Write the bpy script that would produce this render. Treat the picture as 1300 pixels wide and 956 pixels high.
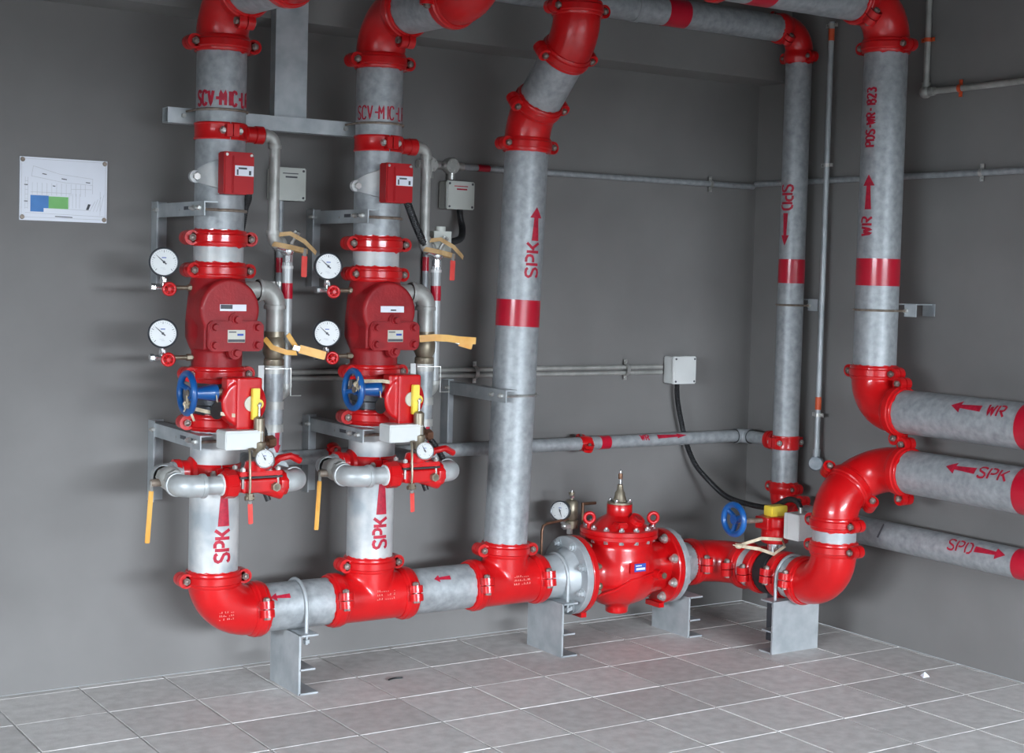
import bpy, bmesh, math, random
from math import sin, cos, pi, radians, atan2, sqrt, tan
from mathutils import Vector as V, Matrix

random.seed(7)
for o in list(bpy.data.objects): bpy.data.objects.remove(o, do_unlink=True)
scene = bpy.context.scene
C = scene.collection

# ------------------------------------------------------------------ camera
YAW, PITCH, ROLL = 0.57912235, 0.04639664, 0.02651209
fwd = V((sin(YAW)*cos(PITCH), cos(YAW)*cos(PITCH), -sin(PITCH)))
rgt = V((cos(YAW), -sin(YAW), 0)); upv = rgt.cross(fwd)
r2 = rgt*cos(ROLL) + upv*sin(ROLL); u2 = upv*cos(ROLL) - rgt*sin(ROLL)
cam_data = bpy.data.cameras.new('camera'); cam = bpy.data.objects.new('camera', cam_data); C.objects.link(cam)
Mc = Matrix((r2, u2, -fwd)).transposed().to_4x4(); Mc.translation = V((-4.71534, -5.1978, 1.5))
cam.matrix_world = Mc
cam_data.sensor_fit = 'HORIZONTAL'; cam_data.sensor_width = 36; cam_data.lens = 1908.48/1300*36
cam_data.shift_y = -45/1300; cam_data.clip_start = 0.05; cam_data.clip_end = 60
scene.camera = cam

# ------------------------------------------------------------------ light
world = bpy.data.worlds.new('world'); scene.world = world; world.use_nodes = True
bg = world.node_tree.nodes['Background']; bg.inputs[0].default_value = (0.80, 0.90, 1.0, 1); bg.inputs[1].default_value = 0.6
def area(name, loc, target, sx, sy, power, col):
    d = bpy.data.lights.new(name, 'AREA'); d.shape = 'RECTANGLE'; d.size = sx; d.size_y = sy; d.energy = power; d.color = col
    o = bpy.data.objects.new(name, d); C.objects.link(o); o.location = loc
    o.rotation_euler = (V(target)-V(loc)).to_track_quat('-Z', 'Y').to_euler(); return o
# daylight outside the wide doorway in the left wall (sky above the added ground)
area('daylight_doorway', (-11.8, -5.4, 3.78), (-5.0, -4.4, 0.4), 7.0, 4.6, 6800, (0.80, 0.90, 1.0))
# daylight outside the second opening behind the camera
area('daylight_front', (-2.0, -11.4, 3.78), (-1.6, -4.0, 0.4), 6.0, 4.4, 6200, (0.80, 0.90, 1.0))
scene.view_settings.view_transform = 'Standard'; scene.view_settings.look = 'None'
scene.view_settings.exposure = 0.28; scene.view_settings.gamma = 1.0; scene.view_settings.use_curve_mapping = False

# ------------------------------------------------------------------ materials
MATS = {}
def pmat(name, c1, c2=None, scale=8, rough=.5, metal=0, bump=0, bscale=None, coat=0, detail=5, lo=.35, hi=.65, stretch=None, rough2=None, rand=0, spec=.5):
    m = bpy.data.materials.new(name); m.use_nodes = True; nt = m.node_tree; N = nt.nodes; L = nt.links
    b = N['Principled BSDF']; b.inputs['Roughness'].default_value = rough; b.inputs['Metallic'].default_value = metal
    if coat: b.inputs['Coat Weight'].default_value = coat; b.inputs['Coat Roughness'].default_value = .08
    b.inputs['Specular IOR Level'].default_value = spec
    geo = N.new('ShaderNodeNewGeometry'); src = geo.outputs['Position']
    if stretch:
        mp = N.new('ShaderNodeMapping'); mp.inputs['Scale'].default_value = stretch; L.new(src, mp.inputs[0]); src = mp.outputs[0]
    c2 = c2 or tuple(min(1, x*1.15) for x in c1)
    nz = N.new('ShaderNodeTexNoise'); nz.inputs['Scale'].default_value = scale; nz.inputs['Detail'].default_value = detail; L.new(src, nz.inputs['Vector'])
    rp = N.new('ShaderNodeValToRGB'); rp.color_ramp.elements[0].position = lo; rp.color_ramp.elements[1].position = hi
    rp.color_ramp.elements[0].color = (*c1, 1); rp.color_ramp.elements[1].color = (*c2, 1)
    L.new(nz.outputs[0], rp.inputs[0]); colour = rp.outputs[0]
    if rand:
        oi = N.new('ShaderNodeObjectInfo'); mr = N.new('ShaderNodeMapRange'); mr.inputs[3].default_value = 1-rand; mr.inputs[4].default_value = 1+rand
        L.new(oi.outputs['Random'], mr.inputs[0]); hs = N.new('ShaderNodeHueSaturation'); L.new(mr.outputs[0], hs.inputs['Value']); L.new(colour, hs.inputs['Color']); colour = hs.outputs[0]
    L.new(colour, b.inputs['Base Color'])
    if rough2 is not None:
        mr = N.new('ShaderNodeMapRange'); mr.inputs[3].default_value = rough; mr.inputs[4].default_value = rough2; L.new(nz.outputs[0], mr.inputs[0]); L.new(mr.outputs[0], b.inputs['Roughness'])
    if bump:
        n2 = N.new('ShaderNodeTexNoise'); n2.inputs['Scale'].default_value = bscale or scale*3; n2.inputs['Detail'].default_value = 4; L.new(src, n2.inputs['Vector'])
        bp = N.new('ShaderNodeBump'); bp.inputs['Strength'].default_value = bump; bp.inputs['Distance'].default_value = .01; L.new(n2.outputs[0], bp.inputs['Height']); L.new(bp.outputs[0], b.inputs['Normal'])
    MATS[name] = m; return m
pmat('wall_paint', (.182,.172,.165), (.232,.220,.212), 1.9, .7, bump=.06, bscale=5, detail=10, lo=.3, hi=.72, spec=.2)
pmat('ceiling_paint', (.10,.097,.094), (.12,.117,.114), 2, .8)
pmat('tile', (.56,.53,.505), (.68,.65,.625), 22, .55, bump=.12, bscale=160, detail=10, rand=.1)
pmat('grout', (.36,.345,.33), (.56,.54,.52), 14, .9)
pmat('galv', (.275,.29,.30), (.45,.465,.475), 38, .40, .30, bump=.05, bscale=70, detail=10, rough2=.55, lo=.27, hi=.73)
pmat('galv_pale', (.34,.365,.385), (.58,.575,.56), 9, .45, .15, bump=.03, bscale=60, detail=6, lo=.35, hi=.6)
pmat('galv_plate', (.36,.385,.40), (.50,.52,.53), 12, .45, .35, bump=.03, bscale=40, detail=8)
pmat('iron', (.36,.355,.33), (.50,.49,.46), 20, .45, .35, bump=.06, bscale=70)
pmat('iron_light', (.40,.41,.41), (.52,.53,.525), 18, .42, .3, bump=.05, bscale=70)
pmat('red', (.50,.003,.005), (.62,.007,.009), 7, .28, 0, bump=.10, bscale=28, coat=.4, spec=.4)
pmat('red_dull', (.26,.008,.012), (.35,.013,.017), 14, .45, 0, bump=.10, bscale=120, coat=.08, spec=.3)
pmat('red_plastic', (.40,.006,.010), (.46,.009,.013), 6, .42, spec=.3)
pmat('stencil', (.36,.004,.025), (.50,.008,.035), 60, .55, lo=.4, hi=.6)
pmat('band', (.47,.004,.022), (.53,.007,.028), 5, .32, coat=.3)
pmat('band_orange', (.62,.07,.02), (.72,.11,.03), 9, .5)
pmat('blue', (.004,.075,.27), (.008,.11,.36), 10, .3, coat=.3)
pmat('yellow', (.86,.62,.04), (.92,.72,.10), 10, .4)
pmat('handle', (.78,.36,.06), (.86,.48,.12), 16, .45)
pmat('handle_red', (.78,.06,.05), (.86,.12,.10), 16, .45)
pmat('strap', (.40,.24,.10), (.56,.36,.17), 30, .7)
pmat('twine', (.45,.36,.24), (.65,.55,.40), 40, .8)
pmat('white_plastic', (.64,.64,.62), (.71,.71,.69), 6, .4)
pmat('grey_plastic', (.56,.57,.52), (.62,.63,.58), 6, .45)
pmat('dial', (.68,.68,.67), (.73,.73,.72), 4, .35)
pmat('black', (.010,.010,.011), (.022,.022,.023), 20, .45)
pmat('black_metal', (.05,.055,.065), (.10,.105,.115), 12, .32, .5)
pmat('ink', (.06,.06,.07), (.09,.09,.10), 20, .6)
pmat('ink_blue', (.02,.06,.35), (.03,.08,.42), 20, .5)
pmat('pale_ink', (.50,.50,.52), (.58,.58,.60), 30, .6)
pmat('chrome', (.72,.72,.72), (.82,.82,.82), 10, .18, .9)
pmat('zinc', (.50,.49,.46), (.66,.65,.62), 40, .32, .7)
pmat('brass', (.20,.165,.115), (.32,.27,.20), 25, .38, .6)
pmat('copper', (.17,.085,.05), (.25,.13,.08), 25, .42, .6)
pmat('rust_rod', (.20,.15,.11), (.33,.27,.22), 50, .5, .4)
pmat('paper', (.76,.77,.83), (.80,.81,.87), 5, .4)
pmat('map_blue', (.045,.19,.50), (.055,.22,.55), 20, .5)
pmat('map_green', (.17,.47,.13), (.20,.52,.15), 20, .5)
pmat('tan_plate', (.52,.50,.42), (.60,.58,.50), 15, .4)
pmat('cast', (.75,.25,.2), (.82,.42,.36), 40, .5)
pmat('added_ground_dark', (.06,.06,.06), (.08,.08,.08), 6, .9)  # kept dark so the added outdoor slab bounces little light
pmat('added_dark_floor', (.075,.075,.072), (.10,.10,.097), 4, .7)  # kept dark so the added unseen floor bounces little light
pmat('bolt', (.16,.10,.085), (.34,.29,.26), 70, .42, .5)
pmat('steel_dark', (.15,.17,.19), (.24,.25,.26), 30, .45, .4)
pmat('bulkhead', (.20,.190,.182), (.225,.214,.206), 3, .8)

# ------------------------------------------------------------------ mesh helpers
def basis(axis, hint=None):
    z = V(axis).normalized()
    h = V(hint) if hint is not None else (V((0,0,1)) if abs(z.z) < .9 else V((1,0,0)))
    x = (h - z*h.dot(z))
    if x.length < 1e-6: h = V((0,1,0)); x = h - z*h.dot(z)
    x.normalize(); return x, z.cross(x), z
def frame(o, axis, hint=None):
    x, y, z = basis(axis, hint); M = Matrix((x, y, z)).transposed().to_4x4(); M.translation = V(o); return M
I4 = Matrix.Identity(4)
class MB:
    def __init__(s): s.v = []; s.f = []
    def add(s, vs, fs, M=I4):
        n = len(s.v); s.v += [M @ V(p) for p in vs]; s.f += [tuple(i+n for i in f) for f in fs]; return s
    def cyl(s, a, b, r, r1=None, n=24, caps=True):
        r1 = r if r1 is None else r1; a, b = V(a), V(b); x, y, z = basis(b-a)
        vs = [a+(x*cos(2*pi*i/n)+y*sin(2*pi*i/n))*r for i in range(n)] + [b+(x*cos(2*pi*i/n)+y*sin(2*pi*i/n))*r1 for i in range(n)]
        fs = [(i, (i+1) % n, n+(i+1) % n, n+i) for i in range(n)]
        if caps: fs += [tuple(range(n-1, -1, -1)), tuple(range(n, 2*n))]
        return s.add(vs, fs)
    def lathe(s, prof, M=I4, n=32):          # prof: (r, z) along local z, closed by caps
        vs = []; fs = []
        for r, z in prof: vs += [(r*cos(2*pi*i/n), r*sin(2*pi*i/n), z) for i in range(n)]
        for k in range(len(prof)-1):
            for i in range(n): fs.append((k*n+i, k*n+(i+1) % n, (k+1)*n+(i+1) % n, (k+1)*n+i))
        fs += [tuple(range(n-1, -1, -1)), tuple(range((len(prof)-1)*n, len(prof)*n))]
        return s.add(vs, fs, M)
    def ring(s, sect, a0, a1, M=I4, n=24):   # closed section (r,z) swept through an arc about local z
        full = abs(a1-a0) > 2*pi-1e-4; m = len(sect); vs = []; fs = []; steps = n if full else n+1
        for k in range(steps):
            a = a0+(a1-a0)*k/n; vs += [(r*cos(a), r*sin(a), z) for r, z in sect]
        for k in range(n):
            k2 = (k+1) % steps if full else k+1
            for i in range(m): fs.append((k*m+i, k*m+(i+1) % m, k2*m+(i+1) % m, k2*m+i))
        if not full: fs += [tuple(range(m-1, -1, -1)), tuple(range(n*m, (n+1)*m))]
        return s.add(vs, fs, M)
    def torus(s, R, r, M=I4, n=32, m=12):
        return s.ring([(R+r*cos(2*pi*j/m), r*sin(2*pi*j/m)) for j in range(m)], 0, 2*pi, M, n)
    def sweep(s, pts, r, n=16, caps=True, closed=False):
        pts = [V(p) for p in pts]; k = len(pts); rs = r if isinstance(r, (list, tuple)) else [r]*k
        vs = []; fs = []; x = None
        for i, p in enumerate(pts):
            t = (pts[min(i+1, k-1)]-pts[max(i-1, 0)]).normalized()
            if x is None: x, y, _ = basis(t)
            else: x = (x-t*x.dot(t)).normalized(); y = t.cross(x)
            vs += [p+(x*cos(2*pi*j/n)+y*sin(2*pi*j/n))*rs[i] for j in range(n)]
        for i in range(k-1):
            for j in range(n): fs.append((i*n+j, i*n+(j+1) % n, (i+1)*n+(j+1) % n, (i+1)*n+j))
        if caps: fs += [tuple(range(n-1, -1, -1)), tuple(range((k-1)*n, k*n))]
        return s.add(vs, fs)
    def box(s, c, size, M=I4):
        c = V(c); h = V(size)/2
        vs = [c+V((sx*h.x, sy*h.y, sz*h.z)) for sx in (-1, 1) for sy in (-1, 1) for sz in (-1, 1)]
        return s.add(vs, [(0,1,3,2), (4,6,7,5), (0,4,5,1), (2,3,7,6), (0,2,6,4), (1,5,7,3)], M)
    def prism(s, poly, h0, h1, M=I4):        # polygon in local xy, extruded along local z
        n = len(poly); vs = [(x, y, h0) for x, y in poly]+[(x, y, h1) for x, y in poly]
        return s.add(vs, [tuple(range(n-1, -1, -1)), tuple(range(n, 2*n))]+[(i, (i+1) % n, n+(i+1) % n, n+i) for i in range(n)], M)
    def sphere(s, c, r, n=16, sc=(1, 1, 1)):
        prof = [(max(1e-4, r*sin(pi*k/8)), -r*cos(pi*k/8)) for k in range(9)]
        M = Matrix.Translation(V(c)) @ Matrix.Diagonal((*sc, 1)); return s.lathe(prof, M, n)
    def hexnut(s, c, axis, r, h):
        return s.cyl(V(c)-V(axis).normalized()*h/2, V(c)+V(axis).normalized()*h/2, r, n=6)
    def mesh(s, off=V((0,0,0)), bevel=0, sharp=38, remesh=0, smooth=4):
        me = bpy.data.meshes.new('m'); me.from_pydata([tuple(p-off) for p in s.v], [], s.f)
        bm = bmesh.new(); bm.from_mesh(me); bmesh.ops.recalc_face_normals(bm, faces=bm.faces)
        if bevel: bmesh.ops.bevel(bm, geom=[e for e in bm.edges if e.calc_face_angle(0) > .6], offset=bevel, segments=2, affect='EDGES', clamp_overlap=True)
        bm.to_mesh(me); bm.free()
        if remesh:
            ob = bpy.data.objects.new('tmp', me); C.objects.link(ob)
            md = ob.modifiers.new('r', 'REMESH'); md.mode = 'VOXEL'; md.voxel_size = remesh
            ms = ob.modifiers.new('s', 'SMOOTH'); ms.iterations = smooth; ms.factor = .5
            dg = bpy.context.evaluated_depsgraph_get(); m2 = bpy.data.meshes.new_from_object(ob.evaluated_get(dg)); bpy.data.objects.remove(ob); me = m2
        me.shade_smooth(); me.set_sharp_from_angle(angle=radians(sharp if not remesh else 60)); return me
def wloc(o):
    p = V((0,0,0))
    while o is not None: p += o.location; o = o.parent
    return p
def obj(name, me, mat, parent=None, loc=None):
    if not me.materials: me.materials.append(MATS[mat])
    o = bpy.data.objects.new(name, me); C.objects.link(o)
    if parent is not None: o.parent = parent
    if loc is not None: o.location = loc
    return o
def part(name, mb, mat, parent, **k):        # world coordinates -> part of an untransformed thing
    return obj(name, mb.mesh(wloc(parent), **k), mat, parent)
def tag(o, label, cat, group=None, kind=None):
    if label: o['label'] = label; o['category'] = cat
    if group: o['group'] = group
    if kind: o['kind'] = kind
    return o
def thing(name, label, cat, loc=(0,0,0), group=None):
    o = bpy.data.objects.new(name, None); C.objects.link(o); o.location = loc; o.empty_display_size = .05; return tag(o, label, cat, group)
def solo(name, label, cat, mb, mat, base, group=None, **k):
    return tag(obj(name, mb.mesh(V(base), **k), mat, None, V(base)), label, cat, group)
def struct(name, mb, mat, **k):
    return tag(obj(name, mb.mesh(**k), mat), None, None, None, 'structure')

# ------------------------------------------------------------------ room
X0, Y0, H = -8.6, -8.2, 3.2
TX, TY = -4.95, -4.66                       # tiled part; beyond it an added unseen dark floor that limits bounced light
fl = MB().box((TX/2, TY/2, -.053), (-TX, -TY, .10)); floor = struct('floor', fl, 'grout')
struct('floor_added_dark', MB().box(((X0+TX)/2-.1, Y0/2, -.052), (TX-X0+.2, -Y0, .10)).box((TX/2, (Y0+TY)/2-.1, -.052), (-TX, TY-Y0+.2, .10)), 'added_dark_floor')  # unseen floor, added dark so less light bounces up the walls
T, P = .3045, .3085
tile_me = MB().box((0,0,0), (T, T, .012)).mesh(bevel=.0022); tile_me.name = 'tile'
def tile(cx, cy, sx=T, sy=T):
    o = obj('tile', tile_me, 'tile', floor, (cx, cy, -.006+random.uniform(-.0008, .0002))); o.scale = (sx/T, sy/T, 1)
    o.rotation_euler = (random.uniform(-.0015, .0015), random.uniform(-.0015, .0015), 0)
xs = [(-.011, .016)]+[(-.025-P*(i+.5)+.002, T) for i in range(16)]
ys = [(-.0215, .035)]+[(-.043-P*(i+.5)+.002, T) for i in range(15)]
for cx, sx in xs:
    for cy, sy in ys: tile(cx, cy, sx, sy)
struct('added_ground', MB().box((X0-5.2, Y0/2, -.06), (10, 20, .1)).box((X0/2, Y0-5.2, -.06), (-X0+.4, 10, .1)), 'added_ground_dark')  # unseen slab added to block world light coming from below
struct('wall_back', MB().box((X0/2, .1, H/2), (-X0+.4, .2, H)), 'wall_paint')
struct('wall_right', MB().box((.1, Y0/2, H/2), (.2, -Y0+.4, H)), 'wall_paint')
struct('ceiling', MB().box((X0/2, Y0/2, H+.1), (-X0+.4, -Y0+.4, .2)), 'ceiling_paint')
DL0, DL1, DLH = -7.8, -3.0, 1.9            # wide doorway in the left wall
struct('wall_left', MB().box((X0-.1, (DL1+.2)/2, H/2), (.2, .2-DL1, H)).box((X0-.1, (Y0+DL0)/2, H/2), (.2, DL0-Y0, H)).box((X0-.1, (DL0+DL1)/2, (H+DLH)/2), (.2, DL1-DL0, H-DLH)), 'wall_paint')
DF0, DF1, DFH = -5.0, -.2, 1.95            # unseen opening behind the camera, moved and sized to shape the light
struct('wall_front', MB().box(((X0+DF0)/2, Y0-.1, H/2), (DF0-X0, .2, H)).box((DF1/2, Y0-.1, H/2), (-DF1, .2, H)).box(((DF0+DF1)/2, Y0-.1, (H+DFH)/2), (DF1-DF0, .2, H-DFH)), 'wall_paint')
struct('trim_1', MB().box((X0/2, -.10, (2.375+H)/2), (-X0, .20, H-2.375)), 'bulkhead')

# ------------------------------------------------------------------ lettering on pipes
G = {
 'S': [[(.6,.84),(.5,.96),(.3,1),(.1,.95),(0,.78),(.08,.6),(.3,.5),(.52,.4),(.6,.22),(.5,.04),(.3,0),(.1,.03),(0,.16)]],
 'P': [[(0,0),(0,1)], [(.15,1),(.4,1),(.58,.9),(.62,.72),(.56,.54),(.4,.45),(.15,.45)]],
 'K': [[(0,0),(0,1)], [(.14,.42),(.6,1)], [(.28,.52),(.62,0)]],
 'W': [[(0,1),(.15,0),(.3,.8)], [(.34,.8),(.5,0),(.66,1)]],
 'R': [[(0,0),(0,1)], [(.15,1),(.4,1),(.58,.9),(.6,.72),(.54,.55),(.4,.47),(.15,.47)], [(.3,.42),(.62,0)]],
 'D': [[(.02,0),(0,.25),(0,.75),(.02,1)], [(.17,1),(.42,.96),(.6,.75),(.62,.5),(.6,.25),(.42,.04),(.17,0)]],
 'C': [[(.6,.8),(.5,.96),(.3,1),(.1,.93),(0,.7),(0,.3),(.1,.07),(.3,0),(.5,.04),(.6,.2)]],
 'V': [[(0,1),(.3,0),(.6,1)]], '-': [[(.08,.5),(.5,.5)]], 'I': [[(.3,0),(.3,1)]],
 'M': [[(0,0),(0,1),(.3,.4),(.6,1),(.6,0)]], 'L': [[(0,1),(0,0),(.5,0)]],
 'B': [[(.02,0),(.02,1)], [(.16,1),(.42,1),(.56,.9),(.56,.64),(.42,.54),(.16,.54)], [(.2,.5),(.46,.48),(.62,.36),(.62,.12),(.46,0),(.16,0)]],
 '2': [[(0,.8),(.1,.95),(.3,1),(.52,.95),(.6,.75),(.5,.55),(0,0),(.62,0)]],
 '3': [[(0,.9),(.2,1),(.45,.98),(.58,.78),(.45,.56),(.22,.52)], [(.25,.5),(.5,.46),(.6,.25),(.48,.03),(.25,0),(0,.1)]],
 ' ': []}
def strokes(text, h, t, sp=1.0, wid=1.0):
    out = []; x = 0; adv = {'I': .55, '-': .62, ' ': .45, 'M': .86, 'W': .92}
    for ch in text:
        for pl in G[ch]: out.append([((x+px*wid)*h*sp, py*h) for px, py in pl])
        x += adv.get(ch, .86)*wid
    W = max((p[0] for s_ in out for p in s_), default=0); return out, W
def strip2d(pl, t, dl=.008):
    pts = []
    for (a, b) in zip(pl, pl[1:]):
        n = max(1, int(math.hypot(b[0]-a[0], b[1]-a[1])/dl)); pts += [(a[0]+(b[0]-a[0])*k/n, a[1]+(b[1]-a[1])*k/n) for k in range(n)]
    pts.append(pl[-1]); L = []; R = []
    for i, p in enumerate(pts):
        a = pts[max(0, i-1)]; b = pts[min(len(pts)-1, i+1)]; d = (b[0]-a[0], b[1]-a[1]); l = math.hypot(*d) or 1; nx, ny = -d[1]/l*t/2, d[0]/l*t/2
        L.append((p[0]+nx, p[1]+ny)); R.append((p[0]-nx, p[1]-ny))
    n = len(pts); return L+R, [(i, i+1, n+i+1, n+i) for i in range(n-1)]
class Wrap:                                   # point (u along text, v up) -> on the surface of a pipe
    def __init__(s, c, axis, n, R, udir):     # udir: '+a','-a' text runs along the axis; 'r' text runs round the pipe
        s.c = V(c); s.a = V(axis).normalized(); n = V(n); s.n = (n-s.a*n.dot(s.a)).normalized(); s.b = s.a.cross(s.n); s.R = R+.0009; s.u = udir
    def __call__(s, u, v):
        if s.u == '+a': ax, arc = u, -v
        elif s.u == '-a': ax, arc = -u, v
        else: ax, arc = v, u
        t = arc/s.R; return s.c+s.a*ax+(s.n*cos(t)+s.b*sin(t))*s.R
def stencil(parent, text, h, t, wrap, name='stencil_letter', sp=1.0, wid=1.0, centre=True):
    st, W = strokes(text, h, t, sp, wid); mb = MB(); o = W/2 if centre else 0
    for pl in st:
        vs, fs = strip2d(pl, t); mb.add([wrap(x-o, y-h/2) for x, y in vs], fs)
    p_ = part(name, mb, 'stencil', parent); p_['label'] = 'red stencilled lettering ' + text; return p_
def arrow(parent, L, w, wrap, name='flow_arrow', head=.32, hw=1.9):   # points to +u
    prof = [(-L/2, w*.62), (L/2-L*head, w*.36), (L/2-L*head, w*hw*.5), (L/2, .0004)]; mb = MB(); vs = []; fs = []; rows = []
    for (a, b) in zip(prof, prof[1:]):
        n = 6 if b[0] > a[0] else 1
        for k in range(n): rows.append((a[0]+(b[0]-a[0])*k/n, a[1]+(b[1]-a[1])*k/n))
    rows.append(prof[-1])
    for u, hw_ in rows: vs += [wrap(u, hw_*j/2) for j in (-2, -1, 0, 1, 2)]
    for i in range(len(rows)-1):
        for j in range(4): fs.append((i*5+j, i*5+j+1, i*5+j+6, i*5+j+5))
    mb.add(vs, fs); return part(name, mb, 'stencil', parent)
def band(parent, c, axis, R, w, mat='band'):
    a = V(axis).normalized(); return part('red_band' if mat == 'band' else 'orange_band', MB().cyl(V(c)-a*w/2, V(c)+a*w/2, R+.0012, n=40), mat, parent)

# ------------------------------------------------------------------ pipework kit
R6, R4, R2, R1 = .0842, .0565, .030, .0168
def pipe(label, a, b, R, mat='galv', group=None, name='steel_pipe'):
    a, b = V(a), V(b); base = a if a.z < b.z else b
    return solo(name, label, 'pipe', MB().cyl(a, b, R, n=48 if R > .05 else 28), mat, base, group)
PROTO = {}
def coupling_proto(R, w):
    key = (round(R, 4), w)
    if key in PROTO: return PROTO[key]
    sec = [(R*.985,-w/2), (R*1.08,-w/2), (R*1.115,-w*.42), (R*1.115,-w*.29), (R*1.165,-w*.2), (R*1.165,w*.2), (R*1.115,w*.29), (R*1.115,w*.42), (R*1.08,w/2), (R*.985,w/2)]
    k = max(.55, (R/R6)**.6); lx = R*1.165+.008*k; rx, rz, th = .026*k, w*.47, .024*k
    out = []
    for sg in (-1, 1):
        mb = MB().ring(sec, .02, pi-.02, Matrix.Diagonal((1, sg, 1, 1)), 28)
        for e in (-1, 1):
            ov = [(rx*cos(2*pi*i/18), rz*sin(2*pi*i/18)) for i in range(18)]
            M = frame((e*lx, 0, 0), (0, sg, 0), (1, 0, 0)); mb.prism(ov, .002, th, M)
            mb.box((e*(R*1.08), sg*(th*.55), 0), (.03*k, th*.9, w*.72))
            rim = [(rx*.98, th*.9), (rx*.98, th*1.18), (rx*.72, th*1.18), (rx*.72, th*.9)]
            mb.ring(rim, 0, 2*pi, M @ Matrix.Diagonal((1, rz/rx, 1, 1)), 18)
        out.append(('housing_half', mb.mesh(bevel=0), 'red'))
    for e in (-1, 1):
        mb = MB().cyl((e*lx, -th*1.5, 0), (e*lx, th*1.5, 0), .0062*k, n=10).hexnut((e*lx, -th*1.3, 0), (0,1,0), .0125*k, .011*k).hexnut((e*lx, th*1.3, 0), (0,1,0), .0125*k, .011*k).sphere((e*lx, -th*1.55, 0), .0095*k, 10, (1,.5,1))
        out.append(('bolt', mb.mesh(), 'bolt'))
    n = 48; vs = []; rr = R+.0007; sd = random.Random(int(R*1e4))
    for sgn in (-1, 1):
        vs += [(rr*cos(2*pi*i/n), rr*sin(2*pi*i/n), sgn*(w*.5+.001+.006*sd.random()**2)) for i in range(n)]
    out.append(('paint_edge', MB().add(vs, [(i, (i+1) % n, n+(i+1) % n, n+i) for i in range(n)]).mesh(), 'red'))
    PROTO[key] = out; return out
def coupling(label, c, axis, ear, R=R6, w=.054, group=None):
    e = thing('grooved_coupling', label, 'pipe coupling', (0,0,0), group); e.matrix_world = frame(c, axis, ear)
    for nm, me, mt in coupling_proto(R, w): obj(nm, me, mt, e)
    return e
def bend(corner, d1, d2, L, rb, n=14):
    c, d1, d2 = V(corner), V(d1).normalized(), V(d2).normalized(); th = pi-d1.angle(d2); t = rb*tan(th/2); t = min(t, L*.999); rb = t/tan(th/2)
    a = c+d1*t; bis = (d1+d2).normalized(); ctr = c+bis*(rb/cos(th/2)); pts = [c+d1*L, c+d1*(L*.5+t*.5)] if L-t > .002 else []
    u = (a-ctr).normalized(); ax = (-d1).cross(d2).normalized()
    for k in range(n+1): pts.append(ctr+Matrix.Rotation(th*k/n, 3, ax) @ u*rb)
    if L-t > .002: pts += [c+d2*(L*.5+t*.5), c+d2*L]
    return pts
def elbow(label, corner, d1, d2, R=R6, L=.165, rb=None, mat='red', group=None, mark=None):
    d1, d2 = V(d1).normalized(), V(d2).normalized(); th = pi-d1.angle(d2); rb = rb or (L-.018)/tan(th/2)
    pts = bend(corner, d1, d2, L, rb); th_ = thing('pipe_elbow', label, 'pipe elbow', V(corner), group)
    part('elbow_body', MB().sweep(pts, R*1.045, 40), mat, th_)
    for d in (d1, d2):
        e = V(corner)+d*L; part('end_collar', MB().ring([(R, -.022), (R*1.085, -.020), (R*1.085, 0), (R, 0)], 0, 2*pi, frame(e, d), 40), mat, th_)
    if mark is not None:                      # worn cast marks: illegible rows of small raised strokes
        castmarks(th_, mark[0], mark[1], mark[2])
    return th_
def castmarks(parent, c, n, R, rows=3, cols=8, cw=.007):
    c, n = V(c), V(n).normalized(); u, v_, _ = basis(n, (1, 0, 0)); mb = MB(); sd = random.Random(int(abs(c.x)*100)+rows)
    for r in range(rows):
        for k in range(cols):
            if sd.random() < .15: continue
            x = (k-cols/2)*cw; y = (rows/2-r)*cw*1.7; p = c+u*x+v_*(0)+V((0,0,1))*y
            mb.add([(0,0,0)], [])
            M = Matrix.Translation(p) @ Matrix((u, n, V((0,0,1)))).transposed().to_4x4(); mb.box((0,0,0), (cw*.55*sd.uniform(.5, 1), .003, cw*.2), M); 
            if sd.random() < .6: mb.box((sd.uniform(-.2,.2)*cw, 0, cw*.3), (cw*.2, .003, cw*.8), M)
    return part('cast_mark', mb, 'cast', parent)
def ubolt(label, c, axis, legdir, R, leg, rod=.0055, mat='zinc', group=None, nuts=True, name='u_bolt'):
    c, a, d = V(c), V(axis).normalized(), V(legdir).normalized(); s_ = a.cross(d); rr = R+rod; t = thing(name, label, 'pipe clamp', c, group)
    pts = [c+s_*rr+d*leg]+[c+(s_*cos(k*pi/20)-d*sin(k*pi/20))*rr for k in range(21)]+[c-s_*rr+d*leg]
    part('rod', MB().sweep(pts, rod, 10), mat, t)
    if nuts:
        for sg in (1, -1): part('nut', MB().hexnut(c+s_*rr*sg+d*(leg-.012), d, rod*2, rod*2), mat, t)
    return t
def pipe_fitting_elbow(label, corner, d1, d2, r, L, mat='iron', group=None, col=1.22):
    pts = bend(corner, d1, d2, L, L*.75, 10); t = thing('threaded_elbow', label, 'pipe elbow', V(corner), group)
    part('elbow_body', MB().sweep(pts, r*1.12, 24), mat, t)
    for d in (V(d1).normalized(), V(d2).normalized()):
        e = V(corner)+d*L; part('collar', MB().ring([(r*.9, -.016), (r*col, -.014), (r*(col+.04), -.008), (r*col, 0), (r*.9, 0)], 0, 2*pi, frame(e, d), 24), mat, t)
    return t
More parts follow.
